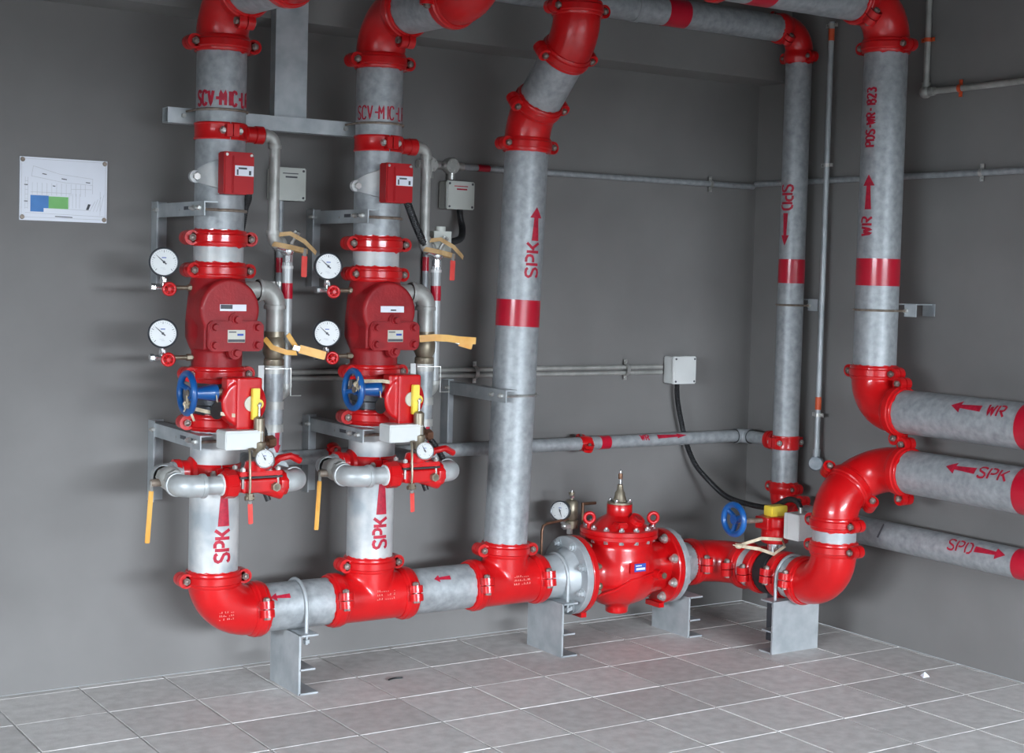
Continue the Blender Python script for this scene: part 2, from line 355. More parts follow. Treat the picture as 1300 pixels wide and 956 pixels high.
def wheel(parent, c, axis, R, mat, name='hand_wheel', spokes=3, rim=.0095, hub=.018, dish=.02, a0=.5):
    M = frame(c, axis); w = part(name, MB().torus(R-rim, rim, M, 36, 12), mat, parent)
    mb = MB()
    for k in range(spokes):
        a = a0+2*pi*k/spokes; q = V((cos(a), sin(a), 0))
        mb.sweep([M @ (q*hub*.5+V((0,0,dish))), M @ (q*R*.5+V((0,0,dish*.7))), M @ (q*(R-rim))], [rim*1.0, rim*.8, rim*.85], 8)
    mb.cyl(M @ V((0,0,dish-.016)), M @ V((0,0,dish+.014)), hub, hub*.8, n=16); part('spokes', mb, mat, w); return w
def gauge(label, c, n, R=.049, stem=(0,0,-1), stem_len=.04, ang=135, group=None, dark='black_metal'):
    c = V(c); M = frame(c, n, (0,0,1)); t = thing('pressure_gauge', label, 'gauge', c, group)     # local x = up, local y = left/right
    part('case', MB().lathe([(R*.8,-.034), (R*.96,-.032), (R,-.026), (R,0), (R*.985,.003)], M, 36), dark, t)
    part('bezel', MB().ring([(R*.9,-.002), (R*1.03,-.002), (R*1.03,.004), (R*.97,.006), (R*.9,.004)], 0, 2*pi, M, 36), dark, t)
    d = part('dial', MB().lathe([(R*.9,.000), (R*.9,.0036)], M, 36), 'dial', t)
    mb = MB()
    for k in range(25):
        a = radians(-135+270*k/24); big = k % 6 == 0; r0 = R*(.66 if big else .74)
        Mr = M @ Matrix.Rotation(a, 4, 'Z'); mb.box(((r0+R*.82)/2, 0, .0042), (R*.82-r0, R*(.035 if big else .018), .0006), Mr)
    part('scale_marks', mb, 'ink', d)
    part('dial_print', MB().box((R*.30, 0, .0042), (R*.06, R*.30, .0006), M), 'ink_blue', d)
    part('dial_note', MB().box((-R*.40, R*.08, .0042), (R*.035, R*.30, .0006), M).box((-R*.50, -R*.02, .0042), (R*.03, R*.22, .0006), M), 'pale_ink', d)
    Mp = M @ Matrix.Rotation(radians(ang), 4, 'Z')
    part('pointer', MB().prism([(-.22*R,-.05*R), (.7*R,-.012*R), (.7*R,.012*R), (-.22*R,.05*R)], .0048, .0058, Mp).lathe([(R*.09,.0045), (R*.07,.0075)], M, 14), 'ink', d)
    s_ = V(stem).normalized(); a = c+V(n).normalized()*-.015
    part('stem', MB().cyl(a+s_*R*.9, a+s_*(R+stem_len), .0075, n=14).hexnut(a+s_*(R+stem_len*.45), s_, .012, stem_len*.45), 'chrome', t); return t
def angle_bar(mb, a, b, leg, th, d1, d2):     # L section from a to b, legs along d1 and d2
    a, b, d1, d2 = V(a), V(b), V(d1).normalized(), V(d2).normalized(); z = (b-a).normalized()
    M = Matrix((d1, d2, z)).transposed().to_4x4(); M.translation = a
    return mb.prism([(0,0), (leg,0), (leg,th), (th,th), (th,leg), (0,leg)], 0, (b-a).length, M)

# ------------------------------------------------------------------ small assemblies
XP, YP, ZP = V((1,0,0)), V((0,1,0)), V((0,0,1))
MAIN_Z, MAIN_Y = .295, -.35
def outlet_clamp(label, c, out, R=R6, w=.058, boss_r=.034, boss_len=.07, group=None):
    c, out = V(c), V(out).normalized(); t = thing('outlet_clamp', label, 'pipe clamp', c, group); M = frame(c, ZP, out)   # local x = outlet
    sec = [(R*.985,-w/2), (R*1.05,-w/2), (R*1.075,-w*.42), (R*1.04,-w*.3), (R*1.04,w*.3), (R*1.075,w*.42), (R*1.05,w/2), (R*.985,w/2)]
    for a0 in (-pi/2, pi/2):
        mb = MB().ring(sec, a0+.03, a0+pi-.03, M, 26)
        for sg in (-1, 1):
            q = 1 if a0 < 0 else -1
            mb.box((q*.012, sg*(R*1.09), 0), (.020, .040, w*.72), M)
        part('strap_half', mb, 'red', t, bevel=0)
    part('outlet_boss', MB().lathe([(boss_r*1.5, R*.86), (boss_r*1.4, R*1.02), (boss_r*1.08, R*1.12), (boss_r*1.08, R+boss_len*.55), (boss_r*1.2, R+boss_len*.6), (boss_r*1.2, R+boss_len)], frame(c, out), 28), 'red', t)
    for sg in (-1, 1):
        b = M @ V((0, sg*R*1.13, 0)); part('bolt', MB().cyl(b-out*.04, b+out*.04, .006, n=10).hexnut(b-out*.03, out, .012, .011).hexnut(b+out*.03, out, .012, .011), 'zinc', t)
    return t
def lever(parent, a, b, w, mat, name='lever_handle', bare=.25):
    a, b = V(a), V(b); d = (b-a).normalized(); m = a.lerp(b, bare)
    x, y, z = basis(d, (1, .3, 0) if abs(d.z) > .7 else (0, 0, 1))
    def bar(p, q, wd, th):
        M = Matrix((x, y, z)).transposed().to_4x4(); M.translation = p; L = (q-p).length
        return MB().prism([(-wd/2,-th/2), (wd/2,-th/2), (wd/2,th/2), (-wd/2,th/2)], 0, L, M)
    h = part(name, bar(m, b, w, .007), mat, parent, bevel=.002); part('lever_shank', bar(a, m+d*.01, w*.55, .004), 'zinc', h); return h
def strap_loop(parent, pts, w, name='tie_strap', mat='strap', wd=(0,0,1)):
    pts = [V(p) for p in pts]; vs = []; fs = []; u = V(wd).normalized()
    for i, p in enumerate(pts):
        t = (pts[min(i+1, len(pts)-1)]-pts[max(i-1, 0)]).normalized(); uu = (u-t*u.dot(t)).normalized(); nn = t.cross(uu)
        vs += [p+uu*w/2+nn*.0012, p-uu*w/2+nn*.0012, p-uu*w/2-nn*.0012, p+uu*w/2-nn*.0012]
    for i in range(len(pts)-1):
        for j in range(4): fs.append((i*4+j, i*4+(j+1) % 4, (i+1)*4+(j+1) % 4, (i+1)*4+j))
    n = len(pts)-1; fs += [(0,1,2,3), (n*4+3, n*4+2, n*4+1, n*4)]
    return part(name, MB().add(vs, fs), mat, parent)
def spiral_hose(label, pts, r, name='flexible_conduit', group=None, mat='black', turns=260, base=None):
    # ribbed flexible hose along a smooth path
    P_ = [V(p) for p in pts]; dense = []
    for i in range(len(P_)-1):
        p0, p1, p2, p3 = P_[max(i-1, 0)], P_[i], P_[i+1], P_[min(i+2, len(P_)-1)]
        for k in range(12):
            t = k/12; dense.append(.5*((2*p1)+(p2-p0)*t+(2*p0-5*p1+4*p2-p3)*t*t+(3*p1-p0-3*p2+p3)*t**3))
    dense.append(P_[-1]); L = [0]
    for a, b in zip(dense, dense[1:]): L.append(L[-1]+(b-a).length)
    n = int(L[-1]/.004); out = []; rs = []; j = 0
    for k in range(n+1):
        s_ = L[-1]*k/n
        while j < len(L)-2 and L[j+1] < s_: j += 1
        f = (s_-L[j])/max(1e-6, L[j+1]-L[j]); out.append(dense[j].lerp(dense[j+1], min(1, f))); rs.append(r*(1.05 if k % 2 else .90))
    return solo(name, label, 'flexible conduit', MB().sweep(out, rs, 12), mat, P_[-1] if base is None else base, group)
def junction_box(label, c, size, mat='grey_plastic', group=None, face='-y', print_=True):
    c = V(c); sx, sy, sz = size; t = thing('junction_box', label, 'junction box', c, group)
    part('box_body', MB().box(c+V((0, sy*.12, 0)), (sx, sy*.76, sz)), mat, t, bevel=.004)
    lid = part('lid', MB().box(c+V((0, -sy*.38, 0)), (sx*1.03, sy*.24, sz*1.03)), mat, t, bevel=.004)
    for i in (-1, 1):
        for k in (-1, 1): part('lid_screw', MB().cyl(c+V((i*sx*.42, -sy*.49, k*sz*.42)), c+V((i*sx*.42, -sy*.53, k*sz*.42)), .0045, n=10), 'ink', lid)
    if print_: part('printed_line', MB().box(c+V((0, -sy*.505, sz*.33)), (sx*.5, .001, .0035)).box(c+V((.004, -sy*.505, sz*.22)), (sx*.38, .001, .006)), 'stencil' if print_ == 'red' else 'ink', lid)
    return t
def saddle(label, c, axis, wall_n, r, group=None, mat='zinc'):
    c, a, n = V(c), V(axis).normalized(), V(wall_n).normalized(); s_ = a.cross(n); mb = MB(); M = Matrix((s_, n, a)).transposed().to_4x4(); M.translation = c
    mb.ring([(r, -.008), (r+.003, -.008), (r+.003, .008), (r, .008)], 0, pi, M, 12)
    for sg in (-1, 1): mb.box((sg*(r+.010), -r*.1, 0), (.022, .003, .016), M); mb.cyl(M @ V((sg*(r+.012), 0, 0)), M @ V((sg*(r+.012), .006, 0)), .004, n=8)
    return solo('pipe_saddle', label, 'pipe clip', mb, mat, c, group)

def valve_riser(x0, w, short, bold):
    y0 = MAIN_Y; ax = lambda z, dx=0, dy=0: V((x0+dx, y0+dy, z))
    g = 'valve riser fittings'
    # --- top: elbow, pipe over the room, elbow up
    d = V((sin(radians(4)), -cos(radians(4)), 0)); zc = 2.405
    elbow('red elbow at the very top '+w, ax(zc), -ZP, d, mark=None)
    coupling('red coupling just under the top elbow '+w, ax(2.24), ZP, V((1, .0, 0)))
    e0 = ax(zc)+d*.165; e1 = ax(zc)+d*.455; cu = e1+d*.165
    coupling('red coupling joining top elbow and overhead pipe '+w, e0, d, ZP)
    pipe('short overhead steel pipe leaving the top elbow '+w, e0, e1, R6)
    coupling('red coupling at the far end of the overhead pipe '+w, e1, d, (1, 0, 0))
    elbow('red elbow turning up at overhead pipe end '+w, cu, -d, ZP)
    coupling('red coupling under the ceiling '+w, cu+ZP*.165, ZP, d)
    pipe('steel pipe rising into the ceiling '+w, cu+ZP*.165, V((cu.x, cu.y, H)), R6)
    # --- upper pipe with lettering
    up = pipe('upper galvanised pipe lettered SCV-MIC '+w, ax(1.585), ax(2.24), R6)
    wr2 = Wrap(ax(2.052), ZP, (-1.0, -.10, 0) if bold else (-1.0, -.02, 0), R6, 'r')
    stencil(up, 'SCV-MIC-LR', .047, .0105 if bold else .0060, wr2, sp=.60, centre=False)
    ubolt('thin rod clamp below the SCV lettering '+w, ax(2.015), ZP, YP, R6, .16, .0042, 'rust_rod')
    # --- outlet clamp + alarm line
    zo = 1.945
    outlet_clamp('red outlet clamp under the SCV lettering '+w, ax(zo), XP, boss_r=.026, boss_len=.068)
    part_x = x0+.2
    pipe_fitting_elbow('small grey elbow beside the upper outlet clamp '+w, V((part_x, y0, zo)), -XP, -ZP, .019, .042)
    pipe('thin steel pipe nipple into the upper outlet clamp '+w, ax(zo, .12), ax(zo, .165), .0165, 'iron_light')
    pipe('thin dark alarm pipe dropping beside the flow switch '+w, V((part_x, y0, 1.61)), V((part_x, y0, zo-.035)), .019, 'iron')
    pipe_fitting_elbow('small grey elbow at the foot of the alarm pipe '+w, V((part_x, y0, 1.575)), ZP, V((.9, .35, 0)), .020, .044)
    # ball valve
    bv = V((x0+.266, y0+.02, 1.555)); t = thing('ball_valve', 'small chrome ball valve with red lever and tan strap '+short, 'valve', bv)
    part('valve_body', MB().sphere(bv, .028, 18).cyl(bv+V((-.055,-.02,.014)), bv, .017, n=16).cyl(bv, bv-ZP*.055, .019, n=8), 'chrome', t)
    part('stem', MB().cyl(bv, bv+V((.02, -.03, .055)), .008, n=12).hexnut(bv+V((.02,-.03,.06)), V((.3,-.4,.8)), .013, .012), 'zinc', t)
    lever(t, bv+V((.042, -.05, .005)), bv+V((.040, -.05, -.095)), .024, 'handle_red', bare=.25)
    lp = [bv+V((.066*cos(a)-.005, .03*sin(a)-.028, .006+.012*cos(a)*-1)) for a in [2*pi*k/20 for k in range(21)]]
    strap_loop(t, lp, .017); strap_loop(t, [bv+V((-.055, -.035, .05)), bv+V((-.02, -.06, .056)), bv+V((.03, -.07, .03)), bv+V((.07, -.06, .0)), bv+V((.085, -.05, -.01))], .015)
    if not bold:
        sw = V((x0+.285, y0+.03, 1.60)); part('position_switch', MB().box(sw, (.075, .04, .085)).cyl(sw+V((0,0,.04)), sw+V((0,0,.06)), .02, n=16).cyl(sw+V((.005,-.02,-.005)), sw+V((.005,-.03,-.005)), .018, n=16), 'grey_plastic', t)
    tp = pipe('thin steel pipe below the small ball valve '+w, V((x0+.266, y0+.02, 1.075)), V((x0+.266, y0+.02, 1.51)), .0185, 'iron_light')
    part('white_joint', MB().cyl((x0+.266, y0+.02, 1.488), (x0+.266, y0+.02, 1.498), .0205, n=20), 'white_plastic', tp)
    band(tp, (x0+.266, y0+.02, 1.41), ZP, .0186, .055)
    pipe_fitting_elbow('small grey elbow at the foot of the thin pipe '+w, V((x0+.266, y0+.02, 1.045)), ZP, V((-1, -.3, 0)), .019, .038, 'iron')
    # --- flow switch
    zs = 1.80; t = thing('flow_switch', 'red square flow switch box with white label '+w, 'flow switch', ax(zs, 0, -.09))
    sv = []; sf = []; ns = 22
    for k in range(ns+1):
        a = pi+.05+(pi-.1)*k/ns; hh = .020+.034*sin((a-pi))**1.4
        for rr_, zz in ((R6+.0005, -hh), (R6+.007, -hh*.93), (R6+.007, hh*.93), (R6+.0005, hh)): sv.append(ax(zs-.008+zz+.008*sin(a-pi), rr_*cos(a), rr_*sin(a)))
    for k in range(ns):
        for j in range(3): sf.append((k*4+j, k*4+j+1, k*4+j+5, k*4+j+4))
    sf += [(0,1,2,3), (ns*4+3, ns*4+2, ns*4+1, ns*4)]; part('saddle_plate', MB().add(sv, sf), 'galv_pale', t)
    for sg in (-1, 1):
        part('saddle_ear', MB().cyl(ax(zs-.01, sg*.094, -.006), ax(zs-.01, sg*.094, -.022), .021, n=18).box(ax(zs-.01, sg*.078, -.014), (.034, .016, .04)), 'galv_pale', t)
        part('nut', MB().hexnut(ax(zs-.01, sg*.094, -.03), YP, .012, .014), 'zinc', t)
    part('u_rod', MB().sweep([ax(zs-.01, -.094, -.03)]+[ax(zs-.01, .094*-cos(pi*k/16), .094*sin(pi*k/16)) for k in range(17)]+[ax(zs-.01, .094, -.03)], .006, 8), 'zinc', t)
    part('neck', MB().cyl(ax(zs, 0, -.07), ax(zs, 0, -.115), .03, n=20), 'zinc', t)
    bx0, bx1, bz0, bz1, c_ = x0-.052, x0+.052, zs-.070, zs+.070, .02
    My = frame((0, y0-.11, 0), (0, -1, 0), (1, 0, 0))     # local x = +x, local y = z
    fx = lambda z_: -z_ if (My @ V((0,1,0)) - My.translation).z < 0 else z_
    part('cover', MB().prism([(bx0, fx(bz0)), (bx1-c_, fx(bz0)), (bx1, fx(bz0+c_)), (bx1, fx(bz1)), (bx0, fx(bz1))], 0, .055, My), 'red_plastic', t, bevel=.004)
    part('cover_step', MB().box((x0+.014, y0-.167, zs-.005), (.075, .008, .125)), 'red_plastic', t, bevel=.003)
    lb = part('white_label', MB().box((x0+.016, y0-.1718, zs+.008), (.066, .0012, .034)), 'paper', t)
    part('label_print', MB().box((x0+.010, y0-.1726, zs+.016), (.030, .0008, .006)).box((x0+.036, y0-.1726, zs+.002), (.008, .0008, .014)).box((x0-.008, y0-.1726, zs+.003), (.006, .0008, .018)), 'ink', lb)
    for sx in (-1, 1): part('cover_screw', MB().cyl((x0+sx*.043, y0-.164, bz1-.010), (x0+sx*.043, y0-.168, bz1-.010), .005, n=10), 'zinc', t)
    # --- wall brackets
    for zb, nm in ((1.683, 'above the pressure gauges'), (.905, 'under the butterfly valve')):
        t = thing('wall_bracket', 'galvanised angle bracket %s %s' % (nm, w), 'wall bracket', (x0-.105, 0, zb-.25)); xb = x0-.108
        up_ = zb > 1.2
        part('wall_leg', angle_bar(MB(), (xb-.0055, -.001, zb-.26), (xb-.0055, -.001, zb+.03), .055, .005, (1, 0, 0), (0, -1, 0)), 'galv_plate', t)
        arm = part('arm', angle_bar(MB(), (xb, 0, zb+.022), (xb, y0-.135, zb+.022), .048, .005, (0, 0, -1), (1, 0, 0)), 'galv_plate', t)
        for yy in (-.05, -.40, -.455): part('slot_bolt', MB().cyl((xb+.002, yy, zb), (xb-.012, yy, zb), .009, n=6).cyl((xb-.012, yy, zb), (xb-.020, yy, zb), .005, n=8), 'zinc', t)
        for yy in (-.33, -.425): part('slot', MB().box((xb-.0002, yy, zb+.001), (.002, .050, .012)), 'ink', arm)
        part('u_rod', MB().sweep([(xb, y0-.10, zb-.004), (x0-.05, y0-.092, zb-.004)]+[(x0+.09*sin(a), y0-.09*cos(a), zb-.004) for a in [-.4+k*(pi+.6)/18 for k in range(19)]]+[(xb, y0+.09, zb-.004)], .0050, 8), 'rust_rod', t)
    # --- couplings and spool above the check valve
    e = V((1, 0, 0))
    coupling('upper red coupling above the check valve '+w, ax(1.585), ZP, e)
    pipe('short whitish pipe spool above the check valve '+w, ax(1.476), ax(1.585), R6, 'galv_pale')
    coupling('red coupling on top of the check valve '+w, ax(1.476), ZP, V((1, .12, 0)))
    # --- alarm check valve
    t = thing('check_valve', 'dull red alarm check valve with bolted cover '+w, 'valve', ax(1.16))
    mb = MB().lathe([(.086, 1.125), (.086, 1.20), (.094, 1.215), (.108, 1.25), (.108, 1.30), (.097, 1.42), (.088, 1.46), (.086, 1.50)], Matrix.Translation((x0, y0, 0)), 40)
    Mf = frame((x0-.002, y0, 1.345), (0, -1, 0), (1, 0, 0)); mb.lathe([(.106, 0), (.106, .110), (.103, .118), (.098, .121)], Mf, 40)
    mb.box((x0+.002, y0-.05, 1.262), (.19, .13, .10)); part('valve_body', mb, 'red_dull', t, remesh=.004, smooth=2)
    def plate2(hw, hh, c_): return [(-hw+c_, -hh), (hw-c_, -hh), (hw, -hh+c_), (hw, hh-c_), (hw-c_, hh), (-hw+c_, hh), (-hw, hh-c_), (-hw, -hh+c_)]
    Mc_ = frame((x0+.014, y0-.10, 1.258), (0, -1, 0), (1, 0, 0)); mc = MB().prism(plate2(.100, .051, .014), 0, .034, Mc_)
    for sg in (-1, 1): mc.cyl(Mc_ @ V((0, sg*.054, 0)), Mc_ @ V((0, sg*.054, .0325)), .024, n=20)
    cov = part('access_cover', mc, 'red_dull', t, bevel=.003)
    for bx, bz in ((-.076, .030), (.076, .030), (-.076, -.030), (.076, -.030), (0, .056), (0, -.056)):
        q = Mc_ @ V((bx, bz, .034)); part('cover_bolt', MB().cyl(q+V((0,.006,0)), q+V((0,-.004,0)), .0165, n=18).cyl(q+V((0,-.004,0)), q+V((0,-.017,0)), .0135, .0105, n=8), 'red_dull', cov)
    npl = part('name_plate', MB().box((x0+.014, y0-.1346, 1.258), (.062, .0014, .042)), 'tan_plate', cov)
    part('plate_print', MB().box((x0+.014, y0-.1356, 1.243), (.060, .0008, .009)).box((x0+.0, y0-.1356, 1.272), (.026, .0008, .004)), 'ink', npl)
    part('plate_mark', MB().box((x0+.028, y0-.1356, 1.263), (.022, .0008, .007)), 'ink_blue', npl)
    stk = part('paper_sticker', MB().box((x0+.006, y0-.1222, 1.353), (.094, .0016, .022)), 'paper', t)
    if bold: part('sticker_print', MB().box((x0-.018, y0-.1234, 1.356), (.042, .0008, .014)), 'ink', stk)
    else: part('sticker_print', MB().box((x0+.010, y0-.1234, 1.350), (.022, .0008, .005)), 'ink', stk)
    # --- gauges
    ga = V((-.30, -.95, 0))
    for zv, zg, nm in ((1.415, 1.500, 'upper'), (1.180, 1.262, 'lower')):
        vx = x0-.195; c_ = V((vx, y0, zv)); t = thing('gauge_valve', 'small %s gauge valve with red wheel %s' % (nm, w), 'valve', c_)
        part('nipple', MB().cyl(c_, V((x0-.085, y0, zv)), .0075, n=14).hexnut(V((x0-.100, y0, zv)), XP, .012, .018), 'brass', t)
        part('valve_body', MB().cyl(c_+V((-.035,0,0)), c_+V((.02,0,0)), .010, n=14).hexnut(c_+V((-.035,0,0)), XP, .013, .014).cyl(c_, c_+V((0,0,.04)), .009, n=14).cyl(c_, c_+V((0,-.035,0)), .007, n=12), 'chrome', t)
        hw = wheel(t, c_+V((.006,-.045,-.004)), ga, .024, 'red', rim=.0055, spokes=6, hub=.008, dish=.003)
        part('wheel_nut', MB().hexnut(c_+V((.006,-.05,-.004)), ga, .006, .014), 'zinc', t)
        gauge('white dial pressure gauge, %s one %s' % (nm, w), V((vx-.004, y0-.018, zg)), ga, .0485, ang=48, stem_len=.03)
    # --- lower valve group
    coupling('red coupling under the check valve '+w, ax(1.123), ZP, V((1, .05, 0)))
    coupling('red coupling under the butterfly valve '+w, ax(.959), ZP, V((1, -.10, 0)))
    zv = 1.04; t = thing('butterfly_valve', 'butterfly valve with blue handwheel and red gearbox '+w, 'valve', ax(.97))
    part('valve_body', MB().lathe([(.082, .955), (.082, .985), (.076, .99), (.076, 1.015), (.083, 1.02), (.083, 1.06), (.076, 1.065), (.076, 1.092), (.082, 1.098), (.082, 1.125)], Matrix.Translation((x0, y0, 0)), 40), 'black_metal', t)
    part('stem_neck', MB().cyl(ax(zv, 0, -.07), ax(zv, 0, -.165), .035, n=20).box(ax(zv, 0, -.155), (.09, .015, .09)), 'black_metal', t)
    gy = y0-.165; Mg = frame((x0+.012, gy, zv), (0, -1, 0), (1, 0, 0))
    mg = MB().lathe([(.080, 0), (.080, .048), (.075, .057)], Mg, 36).box((x0+.024, gy-.034, zv), (.088, .068, .172)).box((x0-.036, gy-.028, zv+.062), (.03, .05, .045))
    part('gearbox', mg, 'red', t, remesh=.004, smooth=2)
    gf = gy-.068
    ip = part('indicator_plate', MB().cyl((x0+.030, gf+.004, zv), (x0+.030, gf-.006, zv), .026, n=24), 'tan_plate', t)
    part('indicator', MB().box((x0+.038, gf-.014, zv), (.026, .018, .104)).cyl((x0+.048, gf-.004, zv), (x0+.048, gf-.024, zv), .016, n=20), 'yellow', t, bevel=.002)
    part('indicator_screw', MB().cyl((x0+.050, gf-.023, zv), (x0+.050, gf-.027, zv), .006, n=10), 'rust_rod', ip)
    wx = x0-.175; wz = zv+.035; wy = gy-.02
    part('shaft', MB().cyl((wx, wy, wz), (x0-.02, wy, wz), .012, n=14), 'rust_rod', t)
    part('shaft_cone', MB().cyl((wx+.02, wy, wz), (wx+.085, wy, wz), .016, .027, n=20).cyl((wx+.085, wy, wz), (wx+.10, wy, wz), .027, n=20), 'blue', t)
    wheel(t, (wx, wy, wz), (1, 0, 0), .076, 'blue', rim=.011, spokes=3, hub=.02, dish=.02, a0=.9 if bold else .3)
    part('tag_disc', MB().cyl((wx+.092, wy-.030, wz-.056), (wx+.093, wy-.033, wz-.056), .029, n=24), 'black', t)
    part('tag_wire', MB().sweep([(wx+.09, wy-.028, wz-.005), (wx+.092, wy-.032, wz-.03)], .002, 6), 'twine', t)
    kn = [(wx-.035, wy-.07, wz-.035), (wx-.01, wy-.03, wz-.032), (wx+.02, wy-.02, wz-.05), (wx+.07, wy-.02, wz-.062), (wx+.16, wy-.04, wz-.075)] if bold else [(wx-.01, wy-.07, wz+.012), (wx, wy-.03, wz+.02), (wx+.03, wy-.02, wz+.03), (wx+.10, wy-.03, wz+.03), (wx+.2, wy-.03, wz+.012)]
    strap_loop(t, kn, .012, 'tie_twine', 'twine'); k0 = V(kn[1])
    part('twine_knot', MB().sphere(k0, .013, 10, (1.2, 1, .9)).sweep([k0, k0+V((-.03,-.05,-.018))], [.005, .002], 6).sweep([k0, k0+V((-.02,-.045,.03))], [.005, .002], 6).sweep([k0, k0+V((.02,-.01,-.055))], [.006, .004], 6), 'twine', t)
    sb = part('switch_box', MB().box((x0-.012, gy-.075, .925), (.132, .08, .062)), 'white_plastic', t, bevel=.003)
    part('box_seam', MB().box((x0-.012, gy-.075, .948), (.134, .082, .002)), 'grey_plastic', sb)
    # --- lower pipe
    lo = pipe('lower galvanised pipe lettered SPK with up arrow '+w, ax(.415), ax(.959), R6, 'galv_pale')
    arrow(lo, .17, .034, Wrap(ax(.695), ZP, (.02, -1, 0), R6, '+a')); stencil(lo, 'SPK', .052, .0115, Wrap(ax(.543), ZP, (-.02, -1, 0), R6, '+a'), sp=.90)
    coupling('red coupling at the foot of the lower pipe '+w, ax(.42), ZP, e)
    # --- drain trim round the front
    zo = .79
    outlet_clamp('red outlet clamp under the white switch box '+w, ax(zo), V((-1, .12, 0)), boss_r=.036, boss_len=.06)
    xl = x0-.205; yf = y0-.25
    pipe('steel nipple leaving the lower outlet clamp '+w, ax(zo, -.12), V((xl+.03, y0, zo)), R2, 'iron_light')
    pipe_fitting_elbow('grey elbow behind the yellow-levered drain valve '+w, V((xl, y0, zo)), XP, -YP, R2, .062, 'iron_light')
    t = thing('drain_valve', 'iron drain ball valve with hanging yellow lever '+w, 'valve', (xl, y0-.125, zo))
    part('valve_body', MB().sphere((xl, y0-.125, zo), .041, 20).cyl((xl, y0-.075, zo), (xl, y0-.175, zo), .033, n=8), 'iron', t)
    part('packing_nut', MB().cyl((xl-.03, y0-.125, zo-.012), (xl-.066, y0-.125, zo-.012), .013, n=12), 'rust_rod', t)
    lever(t, (xl-.064, y0-.13, zo-.006), (xl-.084, y0-.15, zo-.205), .0175, 'handle', bare=.15)
    pipe_fitting_elbow('grey elbow in front of the drain valve '+w, V((xl, yf, zo-.012)), YP, XP, R2*1.08, .07, 'iron_light')
    xr = x0-.052
    pipe('short trim pipe crossing in front of the lower pipe '+w, V((xl+.06, yf, zo-.012)), V((xr, yf, zo-.012)), R2, 'iron_light')
    t = thing('regulating_valve', 'small red diaphragm trim valve with black gasket '+w, 'valve', (x0+.05, yf, zo-.05)); zc_ = zo-.012; cx = x0+.045
    part('union_nut', MB().cyl((xr-.022, yf, zc_), (xr+.022, yf, zc_), .047, n=8).cyl((xr-.028, yf, zc_), (xr-.018, yf, zc_), .037, n=20), 'red', t, bevel=.003)
    part('white_seal', MB().cyl((xr-.030, yf, zc_), (xr-.022, yf, zc_), .036, n=24), 'white_plastic', t)
    mv = MB().cyl((xr, yf, zc_), (x0+.15, yf, zc_), .031, n=24).box((cx, yf, zc_-.005), (.125, .075, .045)).cyl((cx-.02, yf, zc_+.002), (x0+.135, yf-.008, zc_-.026), .026, .034, n=18)
    mv.cyl((x0+.118, yf, zc_-.004), (x0+.146, yf, zc_-.004), .044, n=10); part('valve_body', mv, 'red', t, remesh=.004, smooth=2)
    part('gasket', MB().box((cx, yf, zc_+.024), (.150, .085, .006)), 'black', t)
    mt = MB().box((cx, yf, zc_+.036), (.150, .085, .016)).cyl((cx-.004, yf, zc_+.04), (cx-.004, yf, zc_+.075), .042, .032, n=24); part('bonnet', mt, 'red', t, bevel=.003)
    for bx in (-.062, .062):
        for by in (-.034, .034): part('bonnet_bolt', MB().cyl((cx+bx, yf+by, zc_-.012), (cx+bx, yf+by, zc_+.058), .0045, n=8).hexnut((cx+bx, yf+by, zc_+.05), ZP, .009, .009), 'zinc', t)
    part('side_plug', MB().hexnut((cx+.05, yf-.046, zc_-.01), YP, .015, .018).cyl((cx+.05, yf-.03, zc_-.01), (cx+.05, yf-.055, zc_-.01), .010, n=12), 'brass', t)
    part('end_yoke', MB().sweep([(x0+.115, yf+.05, zc_+.045), (x0+.14, yf+.03, zc_+.075), (x0+.175, yf+.02, zc_+.082), (x0+.215, yf+.03, zc_+.062)], .012, 8), 'red', t)
    part('drain_spout', MB().cyl((cx+.03, yf+.01, zc_-.02), (cx+.045, yf+.0, zc_-.062), .010, n=12), 'black', t)
    # relief stem, petcock and small gauge on the trim valve
    t = thing('relief_valve', 'slim brass relief valve standing on trim valve '+w, 'valve', (x0+.046, yf-.012, zc_+.06)); rx = x0+.046; yf_ = yf; yf = yf-.012
    part('relief_body', MB().lathe([(.012, zc_+.055), (.012, zc_+.085), (.020, zc_+.09), (.020, zc_+.112), (.024, zc_+.118), (.024, zc_+.136), (.0185, zc_+.140), (.0185, zc_+.215), (.009, zc_+.222)], Matrix.Translation((rx, yf, 0)), 20), 'brass', t)
    part('relief_pin', MB().cyl((rx, yf, zc_+.21), (rx, yf, zc_+.256), .0045, n=10).cyl((rx, yf, zc_+.256), (rx, yf, zc_+.262), .008, n=10), 'chrome', t)
    part('drip_tube', MB().sweep([(rx-.018, yf-.01, zc_+.118), (rx-.046, yf-.03, zc_+.118), (rx-.048, yf-.04, zc_+.105), (rx-.046, yf-.043, zc_+.0), (rx-.048, yf-.043, zc_-.035)], .0042, 8), 'brass', t)
    part('petcock', MB().hexnut((rx-.048, yf-.043, zc_-.035), ZP, .013, .02).cyl((rx-.063, yf-.043, zc_-.04), (rx-.033, yf-.043, zc_-.04), .008, n=12), 'brass', t)
    lever(t, (rx-.048, yf-.048, zc_-.05), (rx-.044, yf-.048, zc_-.125), .018, 'handle_red', bare=.1); yf = yf_
    gauge('small round gauge tilted beside relief valve '+w, V((x0+.052, yf-.05, zc_+.085)), (-.45, -.75, .35), .031, (.1, .3, .6), .02, 30, dark='chrome')
    pt = thing('relief_fitting', 'brown brass side fitting behind small gauge '+w, 'pipe fitting', (x0+.085, yf+.02, zc_+.13))
